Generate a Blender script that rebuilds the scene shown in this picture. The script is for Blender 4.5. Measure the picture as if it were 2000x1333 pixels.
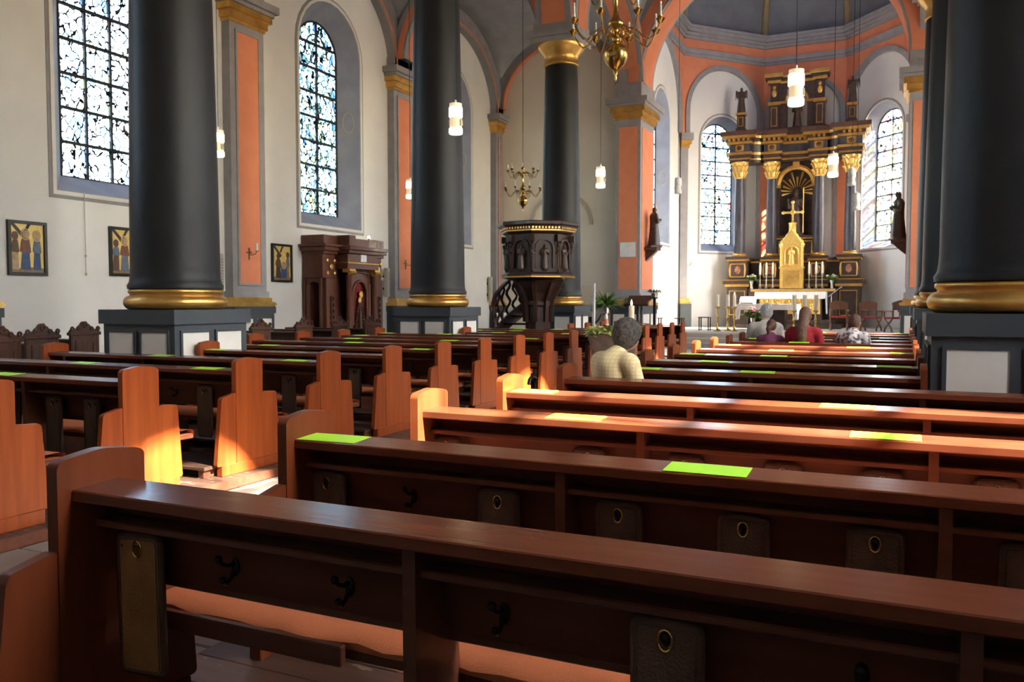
import bpy, math, random
import numpy as np
from mathutils import Vector, Matrix
random.seed(7)
scene = bpy.context.scene
for o in list(bpy.data.objects): bpy.data.objects.remove(o)
C = scene.collection
R = math.radians
PI = math.pi

# ------------------------------------------------------------------ camera
cam_d = bpy.data.cameras.new('camera'); cam = bpy.data.objects.new('camera', cam_d); C.objects.link(cam)
cam_d.sensor_width = 36; cam_d.lens = 36*1632.3/2000
cam_d.clip_start = .05; cam_d.clip_end = 300
cam.location = (0, 0, 1.45)
cam.rotation_euler = (PI/2 - .0456, 0, .4357)
cam_d.dof.use_dof = True; cam_d.dof.focus_distance = 3.0; cam_d.dof.aperture_fstop = 9.0
scene.camera = cam

# ------------------------------------------------------------------ sky, sun, exposure
w = bpy.data.worlds.new('world'); scene.world = w; w.use_nodes = True
nt = w.node_tree; nt.nodes.clear()
sky = nt.nodes.new('ShaderNodeTexSky'); sky.sky_type = 'NISHITA'; sky.sun_disc = False
SUN_DIR = Vector((-1, .13, -.74)).normalized()      # direction the light travels
sky.sun_elevation = math.asin(-SUN_DIR.z); sky.sun_rotation = R(97)
sky.air_density = 1.0; sky.dust_density = 2.0
bg = nt.nodes.new('ShaderNodeBackground'); bg.inputs['Strength'].default_value = 3.2
ow = nt.nodes.new('ShaderNodeOutputWorld')
nt.links.new(sky.outputs[0], bg.inputs[0]); nt.links.new(bg.outputs[0], ow.inputs[0])
sd = bpy.data.lights.new('sun', 'SUN'); sd.energy = 95; sd.angle = R(.6); sd.color = (1, .90, .76)
so = bpy.data.objects.new('sun', sd); C.objects.link(so); so.location = (20, 0, 30)
so.rotation_euler = SUN_DIR.to_track_quat('-Z', 'Y').to_euler()
vs = scene.view_settings
vs.view_transform = 'Standard'; vs.look = 'None'; vs.gamma = 1; vs.use_curve_mapping = False
vs.exposure = 0.5

# ------------------------------------------------------------------ helpers
class MB:
    def __init__(s): s.v = []; s.f = []
    def add(s, vs, fs):
        n = len(s.v); s.v += [tuple(map(float, p)) for p in vs]; s.f += [tuple(i+n for i in f) for f in fs]; return s
    def box(s, x0, x1, y0, y1, z0, z1):
        return s.add([(x0,y0,z0),(x1,y0,z0),(x1,y1,z0),(x0,y1,z0),(x0,y0,z1),(x1,y0,z1),(x1,y1,z1),(x0,y1,z1)],
                     [(3,2,1,0),(4,5,6,7),(0,1,5,4),(1,2,6,5),(2,3,7,6),(3,0,4,7)])
    def prism(s, poly, ax, a0, a1):
        n = len(poly); vs = []
        for a in (a0, a1):
            for p, q in poly:
                vs.append({'x': (a,p,q), 'y': (p,a,q), 'z': (p,q,a)}[ax])
        fs = [tuple(range(n))[::-1], tuple(range(n, 2*n))] + [(i,(i+1)%n,(i+1)%n+n,i+n) for i in range(n)]
        return s.add(vs, fs)
    def lathe(s, prof, c=(0,0), n=24, a0=0., a1=2*PI):
        full = abs(a1-a0-2*PI) < 1e-6; m = n if full else n+1; vs = []
        for r, z in prof:
            for i in range(m):
                a = a0+(a1-a0)*i/n; vs.append((c[0]+r*math.cos(a), c[1]+r*math.sin(a), z))
        fs = []
        for j in range(len(prof)-1):
            for i in range(n):
                k = (i+1) % m if full else i+1
                fs.append((j*m+i, j*m+k, (j+1)*m+k, (j+1)*m+i))
        if full:
            if prof[0][0] > 1e-4: fs.append(tuple(range(m))[::-1])
            if prof[-1][0] > 1e-4: fs.append(tuple((len(prof)-1)*m+i for i in range(m)))
        return s.add(vs, fs)
    def tube(s, pts, r, n=8, closed=False):
        pts = [Vector(p) for p in pts]; m = len(pts)
        rs = r if isinstance(r, (list, tuple)) else [r]*m
        vs = []; up = None
        for i, p in enumerate(pts):
            t = (pts[(i+1)%m]-pts[i-1]) if closed else (pts[min(i+1,m-1)]-pts[max(i-1,0)])
            t.normalize()
            if up is None:
                up = Vector((0,0,1)) if abs(t.z) < .9 else Vector((1,0,0))
            a = t.cross(up)
            if a.length < 1e-4: a = t.cross(Vector((.3,1,.2)))
            a.normalize(); b = a.cross(t).normalized(); up = b
            for k in range(n):
                g = 2*PI*k/n; vs.append(p + (a*math.cos(g)+b*math.sin(g))*rs[i])
        fs = []
        for i in range(m if closed else m-1):
            j = (i+1) % m
            for k in range(n): fs.append((i*n+k, i*n+(k+1)%n, j*n+(k+1)%n, j*n+k))
        if not closed: fs += [tuple(range(n))[::-1], tuple((m-1)*n+k for k in range(n))]
        return s.add(vs, fs)
    def ball(s, c, r, n=12, m=8):
        rx, ry, rz = r if isinstance(r, (list, tuple)) else (r, r, r)
        vs = [(c[0],c[1],c[2]-rz)]
        for j in range(1, m):
            t = -PI/2+PI*j/m
            for i in range(n):
                a = 2*PI*i/n; vs.append((c[0]+rx*math.cos(t)*math.cos(a), c[1]+ry*math.cos(t)*math.sin(a), c[2]+rz*math.sin(t)))
        vs.append((c[0],c[1],c[2]+rz)); e = len(vs)-1; fs = []
        for i in range(n): fs += [(0, 1+(i+1)%n, 1+i), (e, e-n+i, e-n+(i+1)%n)]
        for j in range(m-2):
            for i in range(n): fs.append((1+j*n+i, 1+j*n+(i+1)%n, 1+(j+1)*n+(i+1)%n, 1+(j+1)*n+i))
        return s.add(vs, fs)
    def loft(s, a, b, closed=False):
        n = len(a); fs = [(i, (i+1)%n, n+(i+1)%n, n+i) for i in range(n if closed else n-1)]
        return s.add(list(a)+list(b), fs)
    def rot(s, ang, c=(0,0)):
        ca, sa = math.cos(ang), math.sin(ang)
        s.v = [(c[0]+(x-c[0])*ca-(y-c[1])*sa, c[1]+(x-c[0])*sa+(y-c[1])*ca, z) for x, y, z in s.v]; return s
    def move(s, d):
        s.v = [(x+d[0], y+d[1], z+d[2]) for x, y, z in s.v]; return s
    def mesh(s, name, mat, off=(0,0,0), smooth=None):
        me = bpy.data.meshes.new(name)
        me.from_pydata([(x-off[0], y-off[1], z-off[2]) for x, y, z in s.v], [], s.f); me.update()
        if mat: me.materials.append(mat)
        if smooth is not None:
            me.polygons.foreach_set('use_smooth', [True]*len(me.polygons))
            me.set_sharp_from_angle(angle=R(smooth))
        return me
    def build(s, name, mat, parent=None, smooth=None, loc=None):
        if parent is None: off = loc or (0,0,0)
        else: off = wloc(parent)
        o = bpy.data.objects.new(name, s.mesh(name, mat, off, smooth)); C.objects.link(o)
        if parent is None: o.location = off
        else: o.parent = parent
        return o
def wloc(o):
    l = Vector(o.location)
    while o.parent: o = o.parent; l = l + Vector(o.location)
    return tuple(l)
def put(name, me, parent, loc=(0,0,0), rz=0):
    o = bpy.data.objects.new(name, me); C.objects.link(o); o.parent = parent; o.location = loc; o.rotation_euler.z = rz; return o
def thing(name, label, cat, loc, group=None, rz=0):
    o = bpy.data.objects.new(name, None); o.empty_display_size = .1; C.objects.link(o); o.location = loc; o.rotation_euler.z = rz
    return tag(o, label, cat, group)
def tag(o, label, cat=None, group=None, kind=None):
    o['label'] = label
    if cat: o['category'] = cat
    if group: o['group'] = group
    if kind: o['kind'] = kind
    return o
def struct(o, label=None):
    o['kind'] = 'structure'
    if label: o['label'] = label
    return o
def sroot(name, label, loc=(0,0,0)):
    o = bpy.data.objects.new(name, None); C.objects.link(o); o.location = loc; o['kind'] = 'structure'; o['label'] = label; return o
def copy_tree(o, parent=None):
    c = o.copy(); C.objects.link(c); c.parent = parent
    for ch in [q for q in bpy.data.objects if q.parent == o]: copy_tree(ch, c)
    return c
def rbox(x0, x1, y0, y1, z0, z1, b=.006):      # box with chamfered edges
    m = MB(); X = (x0, x0+b, x1-b, x1); Y = (y0, y0+b, y1-b, y1); Z = (z0, z0+b, z1-b, z1)
    vs = []
    idx = {}
    def V(*k):
        if k not in idx: idx[k] = len(vs); vs.append((X[k[0]], Y[k[1]], Z[k[2]]))
        return idx[k]
    fs = []
    for s, e in ((0,0),(3,3)):
        fs.append([V(s,1,1),V(s,2,1),V(s,2,2),V(s,1,2)]); fs.append([V(1,s,1),V(2,s,1),V(2,s,2),V(1,s,2)]); fs.append([V(1,1,s),V(2,1,s),V(2,2,s),V(1,2,s)])
    for a in (0,3):
        for b2 in (0,3):
            p = 1 if a == 0 else 2; q = 1 if b2 == 0 else 2
            fs.append([V(a,q,1),V(a,q,2),V(p,b2,2),V(p,b2,1)])
            fs.append([V(a,1,q),V(a,2,q),V(p,2,b2),V(p,1,b2)])
            fs.append([V(1,a,q),V(2,a,q),V(2,p,b2),V(1,p,b2)])
            for c in (0,3):
                t = 1 if c == 0 else 2
                fs.append([V(a,q,t),V(p,b2,t),V(p,q,c)])
    m.add(vs, fs); return m
def rpoly(pts, r, n=4):                         # polygon with rounded corners
    out = []; N = len(pts)
    for i in range(N):
        p = Vector(pts[i]); a = Vector(pts[i-1])-p; b = Vector(pts[(i+1)%N])-p
        rr = min(r, a.length*.45, b.length*.45)
        p0 = p+a.normalized()*rr; p1 = p+b.normalized()*rr
        for k in range(n+1):
            t = k/n; out.append(tuple(p0*(1-t)**2+p*2*t*(1-t)+p1*t*t))
    return out
def recalc(me):
    import bmesh
    bm = bmesh.new(); bm.from_mesh(me); bmesh.ops.recalc_face_normals(bm, faces=bm.faces); bm.to_mesh(me); bm.free()

# organic surfaces: smooth union of tapered capsules and ellipsoids, meshed with surface nets
def organic(prims, res=.02, k=.03, noise=None):
    lo = np.array([1e9]*3); hi = -lo
    for p in prims:
        if p[0] == 'c':
            for q, r in ((p[1], p[3]), (p[2], p[4])): lo = np.minimum(lo, np.array(q)-r); hi = np.maximum(hi, np.array(q)+r)
        else: lo = np.minimum(lo, np.array(p[1])-np.array(p[2])); hi = np.maximum(hi, np.array(p[1])+np.array(p[2]))
    lo -= 3*res+k*.5; hi += 3*res+k*.5
    n = np.ceil((hi-lo)/res).astype(int)+1
    ax = [lo[i]+np.arange(n[i])*res for i in range(3)]
    P = np.stack(np.meshgrid(*ax, indexing='ij'), -1)
    D = None
    for p in prims:
        if p[0] == 'c':
            a = np.array(p[1], float); b = np.array(p[2], float); ab = b-a
            t = np.clip(((P-a)@ab)/max(1e-9, ab@ab), 0, 1)
            d = np.linalg.norm(P-a-t[..., None]*ab, axis=-1)-(p[3]+(p[4]-p[3])*t)
        else:
            r = np.array(p[2], float); q = (P-np.array(p[1]))/r; l = np.linalg.norm(q, axis=-1); g = np.linalg.norm(q/r, axis=-1)
            d = l*(l-1)/np.maximum(g, 1e-6)
        if D is None: D = d
        else:
            h = np.clip(.5+.5*(D-d)/k, 0, 1); D = D*(1-h)+d*h-k*h*(1-h)
    if noise: D = D+noise(P)
    S = D < 0
    off = [(i,j,l) for i in (0,1) for j in (0,1) for l in (0,1)]
    sh = tuple(m-1 for m in n)
    def cut(A, o): return A[o[0]:o[0]+sh[0], o[1]:o[1]+sh[1], o[2]:o[2]+sh[2]]
    cnt = sum(cut(S, o).astype(int) for o in off); act = (cnt > 0) & (cnt < 8)
    acc = np.zeros(sh+(3,)); num = np.zeros(sh)
    for i, a in enumerate(off):
        for b in off[i+1:]:
            if sum(abs(a[q]-b[q]) for q in range(3)) != 1: continue
            da, db = cut(D, a), cut(D, b); m = (da < 0) != (db < 0)
            t = np.where(m, da/np.where(m, da-db, 1), 0)
            for q in range(3): acc[..., q] += np.where(m, a[q]+(b[q]-a[q])*t, 0)
            num += m
    idx = -np.ones(sh, int); I = np.argwhere(act); idx[act] = np.arange(len(I))
    V = lo+(I+acc[act]/num[act][:, None])*res
    F = []
    for q in range(3):
        u, v = (q+1)%3, (q+2)%3
        s0 = [slice(1, sh[i]) if i != q else slice(0, sh[i]) for i in range(3)]
        A = S[tuple(slice(1, sh[i]) if i != q else slice(0, sh[i]) for i in range(3))]
        B = S[tuple(slice(1, sh[i]) if i != q else slice(1, sh[i]+1) for i in range(3))]
        for flip, M in ((False, A & ~B), (True, ~A & B)):
            J = np.argwhere(M)
            for i in range(3):
                if i != q: J[:, i] += 1
            if not len(J): continue
            def g(du, dv):
                K = J.copy(); K[:, u] -= du; K[:, v] -= dv; return idx[K[:,0], K[:,1], K[:,2]]
            qd = np.stack([g(1,1), g(0,1), g(0,0), g(1,0)], 1)
            if flip: qd = qd[:, ::-1]
            F += qd.tolist()
    m = MB(); m.v = [tuple(p) for p in V]; m.f = [tuple(f) for f in F]; return m

# ------------------------------------------------------------------ materials
MATS = {}
def principled(name, col, rough=.5, metal=0., spec=.5, coat=0.):
    m = bpy.data.materials.new(name); m.use_nodes = True; b = m.node_tree.nodes['Principled BSDF']
    b.inputs['Base Color'].default_value = (*col, 1); b.inputs['Roughness'].default_value = rough
    b.inputs['Metallic'].default_value = metal; b.inputs['Specular IOR Level'].default_value = spec
    b.inputs['Coat Weight'].default_value = coat
    return m, m.node_tree, b
def mat(name, c1, rough=.5, metal=0., c2=None, scale=4., bump=0., stretch=(1,1,1), detail=4, spec=.5, coat=0., rvar=0., bscale=None, lo=.35, hi=.65):
    m, nt, b = principled(name, c1, rough, metal, spec, coat)
    L = nt.links
    tc = nt.nodes.new('ShaderNodeTexCoord'); mp = nt.nodes.new('ShaderNodeMapping'); mp.inputs['Scale'].default_value = stretch
    L.new(tc.outputs['Object'], mp.inputs[0])
    no = nt.nodes.new('ShaderNodeTexNoise'); no.inputs['Scale'].default_value = scale; no.inputs['Detail'].default_value = detail
    L.new(mp.outputs[0], no.inputs['Vector'])
    cr = nt.nodes.new('ShaderNodeValToRGB'); cr.color_ramp.elements[0].position = lo; cr.color_ramp.elements[1].position = hi
    c2 = c2 or tuple(x*.85 for x in c1)
    cr.color_ramp.elements[0].color = (*c2, 1); cr.color_ramp.elements[1].color = (*c1, 1)
    L.new(no.outputs['Fac'], cr.inputs[0]); L.new(cr.outputs[0], b.inputs['Base Color'])
    if rvar:
        mr = nt.nodes.new('ShaderNodeMapRange'); mr.inputs['To Min'].default_value = rough-rvar; mr.inputs['To Max'].default_value = rough+rvar
        L.new(no.outputs['Fac'], mr.inputs['Value']); L.new(mr.outputs[0], b.inputs['Roughness'])
    if bump:
        n2 = no
        if bscale:
            n2 = nt.nodes.new('ShaderNodeTexNoise'); n2.inputs['Scale'].default_value = bscale; n2.inputs['Detail'].default_value = 3; L.new(mp.outputs[0], n2.inputs['Vector'])
        bp = nt.nodes.new('ShaderNodeBump'); bp.inputs['Strength'].default_value = bump; bp.inputs['Distance'].default_value = .02
        L.new(n2.outputs['Fac'], bp.inputs['Height']); L.new(bp.outputs[0], b.inputs['Normal'])
    MATS[name] = m; return m
def stained(name, cols, lead=.035, scale=(5,5,3.2), tr=1.0, seed=0.):
    m = bpy.data.materials.new(name); m.use_nodes = True; nt = m.node_tree; nt.nodes.clear(); L = nt.links
    out = nt.nodes.new('ShaderNodeOutputMaterial'); tc = nt.nodes.new('ShaderNodeTexCoord'); mp = nt.nodes.new('ShaderNodeMapping')
    mp.inputs['Scale'].default_value = scale; mp.inputs['Location'].default_value = (seed, seed*.7, seed*1.3)
    L.new(tc.outputs['Object'], mp.inputs[0])
    nz = nt.nodes.new('ShaderNodeTexNoise'); nz.inputs['Scale'].default_value = .9; L.new(mp.outputs[0], nz.inputs['Vector'])
    ad = nt.nodes.new('ShaderNodeVectorMath'); ad.operation = 'MULTIPLY_ADD'; ad.inputs[1].default_value = (.9,.9,.9)
    L.new(nz.outputs['Color'], ad.inputs[0]); L.new(mp.outputs[0], ad.inputs[2])
    v1 = nt.nodes.new('ShaderNodeTexVoronoi'); v1.feature = 'F1'; v1.inputs['Scale'].default_value = 1
    v2 = nt.nodes.new('ShaderNodeTexVoronoi'); v2.feature = 'DISTANCE_TO_EDGE'; v2.inputs['Scale'].default_value = 1
    L.new(ad.outputs[0], v1.inputs['Vector']); L.new(ad.outputs[0], v2.inputs['Vector'])
    sp = nt.nodes.new('ShaderNodeSeparateColor'); L.new(v1.outputs['Color'], sp.inputs[0])
    cr = nt.nodes.new('ShaderNodeValToRGB'); cr.color_ramp.interpolation = 'CONSTANT'
    el = cr.color_ramp.elements
    while len(el) < len(cols): el.new(.5)
    for i, (p, c) in enumerate(cols): el[i].position = p; el[i].color = (*[min(1, x*tr) for x in c], 1)
    L.new(sp.outputs['Red'], cr.inputs[0])
    th = nt.nodes.new('ShaderNodeMath'); th.operation = 'LESS_THAN'; th.inputs[1].default_value = lead; L.new(v2.outputs['Distance'], th.inputs[0])
    t = nt.nodes.new('ShaderNodeBsdfTransparent'); L.new(cr.outputs[0], t.inputs[0])
    g = nt.nodes.new('ShaderNodeBsdfTranslucent'); L.new(cr.outputs[0], g.inputs[0])
    m0 = nt.nodes.new('ShaderNodeMixShader'); m0.inputs[0].default_value = .12; L.new(t.outputs[0], m0.inputs[1]); L.new(g.outputs[0], m0.inputs[2])
    d = nt.nodes.new('ShaderNodeBsdfDiffuse'); d.inputs[0].default_value = (.012,.012,.014,1)
    mx = nt.nodes.new('ShaderNodeMixShader'); L.new(th.outputs[0], mx.inputs[0]); L.new(m0.outputs[0], mx.inputs[1]); L.new(d.outputs[0], mx.inputs[2])
    L.new(mx.outputs[0], out.inputs[0]); return m
def emit(name, col, s):
    m = bpy.data.materials.new(name); m.use_nodes = True; b = m.node_tree.nodes['Principled BSDF']
    b.inputs['Base Color'].default_value = (*col, 1); b.inputs['Emission Color'].default_value = (*col, 1); b.inputs['Emission Strength'].default_value = s
    return m

M = {}
M['plaster'] = mat('plaster_white', (.83,.82,.795), .8, c2=(.785,.775,.75), scale=1.2, bump=.05, bscale=30, spec=.2)
M['vault'] = mat('vault_grey', (.40,.40,.41), .85, c2=(.33,.33,.345), scale=1.5, spec=.2)
M['greytrim'] = mat('grey_painted_stone', (.34,.325,.335), .7, c2=(.29,.277,.288), scale=3, bump=.05, bscale=25, spec=.3)
M['orange'] = mat('terracotta_paint', (.74,.265,.145), .75, c2=(.69,.235,.125), scale=2.5, bump=.04, bscale=30, spec=.25)
M['reveal'] = mat('blue_grey_reveal', (.33,.35,.42), .75, c2=(.27,.29,.36), scale=2, spec=.2)
M['gold'] = mat('gilded', (.80,.50,.15), .34, .85, c2=(.58,.33,.09), scale=3, bump=.05, rvar=.06)
M['gold2'] = mat('bright_gilding', (.92,.64,.20), .34, .6, c2=(.74,.45,.11), scale=24, bump=.3, rvar=.06)
M['brass'] = mat('polished_brass', (.62,.42,.13), .22, 1.0, c2=(.45,.28,.08), scale=5)
M['shaft'] = mat('dark_slate_paint', (.015,.015,.0165), .46, c2=(.012,.012,.0135), scale=3, bump=.12, bscale=22, spec=.28)
M['plinth'] = mat('dark_blue_grey_paint', (.050,.060,.070), .5, c2=(.042,.051,.06), scale=3, bump=.05, bscale=40)
M['panel'] = mat('cream_panel_paint', (.78,.76,.70), .6, c2=(.73,.71,.65), scale=4)
M['altardark'] = mat('dark_brown_marbling', (.060,.033,.024), .42, c2=(.028,.016,.013), scale=6)
M['altarcol'] = mat('violet_slate_marbling', (.060,.055,.068), .38, c2=(.035,.03,.042), scale=6, stretch=(1,1,.4))
def wood(name, c1, c2, st, rough, coat, sc=7., bump=.04, spec=.3): return mat(name, c1, rough, c2=c2, scale=sc, stretch=st, detail=6, bump=bump, coat=coat, rvar=.04, lo=.25, hi=.78, spec=spec)
M['w_ledge'] = wood('pew_wood_dark', (.165,.048,.024), (.115,.032,.016), (.35,5,5), .2, .0, spec=.27, sc=4)
M['w_back'] = wood('pew_wood_back', (.125,.043,.024), (.075,.025,.015), (.35,5,5), .36, .0, sc=4)
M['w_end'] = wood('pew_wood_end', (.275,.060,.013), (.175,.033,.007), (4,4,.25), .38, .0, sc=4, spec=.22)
M['w_endr'] = wood('pew_wood_end_dark', (.155,.038,.013), (.100,.023,.008), (4,4,.25), .36, .0, sc=4, spec=.22)  # right-hand pew ends and planks: end wood with shade put into the colour
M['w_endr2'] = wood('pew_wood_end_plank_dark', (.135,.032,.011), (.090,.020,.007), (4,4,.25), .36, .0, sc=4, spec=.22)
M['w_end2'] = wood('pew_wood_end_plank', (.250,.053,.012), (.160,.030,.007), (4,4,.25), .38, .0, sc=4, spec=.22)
M['w_carved'] = wood('carved_oak', (.115,.052,.034), (.055,.024,.016), (4,4,.5), .42, .1)
M['w_pulpit'] = wood('walnut', (.060,.028,.020), (.028,.013,.010), (4,4,.5), .38, .15)
M['w_conf'] = wood('mahogany', (.165,.060,.036), (.085,.030,.020), (4,4,.5), .36, .2)
M['w_light'] = wood('oak_light', (.42,.24,.12), (.28,.15,.07), (4,4,.5), .5, 0)
M['cushion'] = mat('terracotta_felt', (.47,.150,.070), .95, c2=(.42,.13,.06), scale=220, bump=.15, spec=.1)
M['leather'] = mat('brown_leather', (.115,.055,.034), .62, c2=(.075,.036,.023), scale=9, bump=.35, bscale=140)
M['leatherback'] = mat('worn_tan_leather', (.34,.16,.048), .7, c2=(.22,.098,.032), scale=6, bump=.35, bscale=120)
M['iron'] = mat('black_iron', (.012,.012,.013), .32, .6)
M['lead'] = mat('window_iron', (.015,.015,.017), .6)
M['card'] = mat('green_card', (.46,.95,.06), .5, c2=(.44,.92,.055), spec=.3)
M['white'] = mat('white_linen', (.86,.85,.84), .85, c2=(.80,.79,.79), scale=20, bump=.1)
M['paper'] = mat('white_paper', (.82,.82,.84), .7)
M['wax'] = mat('cream_wax', (.88,.80,.62), .5)
M['candlewhite'] = mat('pale_wax', (.80,.78,.72), .5)
M['flame'] = emit('candle_flame', (1,.62,.22), 14)
M['silver'] = mat('silvery_metal', (.55,.53,.50), .28, 1.0)
M['redcloth'] = mat('red_velvet', (.26,.012,.016), .85, c2=(.12,.006,.010), scale=6, stretch=(9,9,.3), bump=.5)
M['stonefloor'] = mat('grey_floor_stone', (.215,.20,.185), .38, c2=(.115,.108,.10), scale=2.2, bump=.05, rvar=.1, detail=7)
M['stonefloor2'] = mat('dark_floor_stone', (.16,.155,.15), .35, c2=(.085,.082,.08), scale=2.6, bump=.05, rvar=.1, detail=7)
M['joint'] = mat('floor_joint', (.07,.065,.06), .8)
M['lightstone'] = mat('pale_chancel_stone', (.50,.47,.42), .4, c2=(.40,.375,.335), scale=2, rvar=.1)
M['planterstone'] = mat('planter_stone', (.12,.095,.08), .85, c2=(.07,.055,.048), scale=12, bump=.4)
M['beige'] = mat('beige_metal', (.52,.47,.36), .5)
M['bronze'] = mat('statue_wood', (.075,.042,.028), .45, c2=(.035,.02,.015), scale=14)
M['leaf'] = mat('leaf_green', (.22,.34,.05), .55, c2=(.10,.20,.03), scale=9)
M['leaf2'] = mat('leaf_yellowgreen', (.78,.82,.40), .5, c2=(.50,.62,.20), scale=9)
M['leafdark'] = mat('leaf_dark', (.055,.115,.03), .5, c2=(.03,.07,.02), scale=9)
M['twig'] = mat('twig_brown', (.25,.14,.08), .8)
M['skin'] = mat('skin', (.60,.34,.24), .5, c2=(.54,.29,.2), scale=8)

CLEAR = [(0,(.96,.94,.90)),(.42,(.86,.86,.86)),(.60,(.66,.76,.84)),(.70,(.88,.84,.62)),(.78,(.36,.52,.66)),(.85,(.66,.70,.60)),(.94,(.72,.56,.48))]
MIX = [(0,(.60,.68,.64)),(.30,(.44,.52,.44)),(.48,(.36,.46,.54)),(.58,(.58,.55,.30)),(.67,(.18,.22,.18)),(.76,(.82,.84,.82)),(.93,(.20,.27,.40))]
APSE = [(0,(.88,.87,.86)),(.38,(.62,.70,.82)),(.52,(.88,.80,.55)),(.62,(.70,.30,.30)),(.68,(.80,.80,.78)),(.82,(.36,.48,.66)),(.91,(.62,.64,.34))]
M['glass_clear'] = stained('leaded_glass_pale', CLEAR, .05, (8.5,8.5,5.5))
M['glass_sun'] = stained('leaded_glass_nearly_clear', [(0,(.97,.97,.96)),(.5,(.93,.94,.92)),(.72,(.96,.94,.86)),(.84,(.84,.90,.94)),(.92,(.90,.93,.84)),(.96,(.94,.86,.80)),(.98,(.95,.95,.95))], .012, (5.2,5.2,3.4))
M['glass_mix'] = stained('leaded_glass_green', MIX, .06, (9.5,9.5,6.5), seed=3)
M['glass_apse'] = stained('leaded_glass_coloured', APSE, .05, (6.5,6.5,4.8), seed=8)

# ------------------------------------------------------------------ plan dimensions
LX, RX = -8.14, .79                 # column lines
CY = [7.64, 14.08, 20.53]           # column rows
WL, WR = -13.15, 5.80               # aisle walls
YB, YE = -5.2, 27.0                 # rear wall, aisle end wall
SPR = 8.25                          # vault springing

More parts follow.
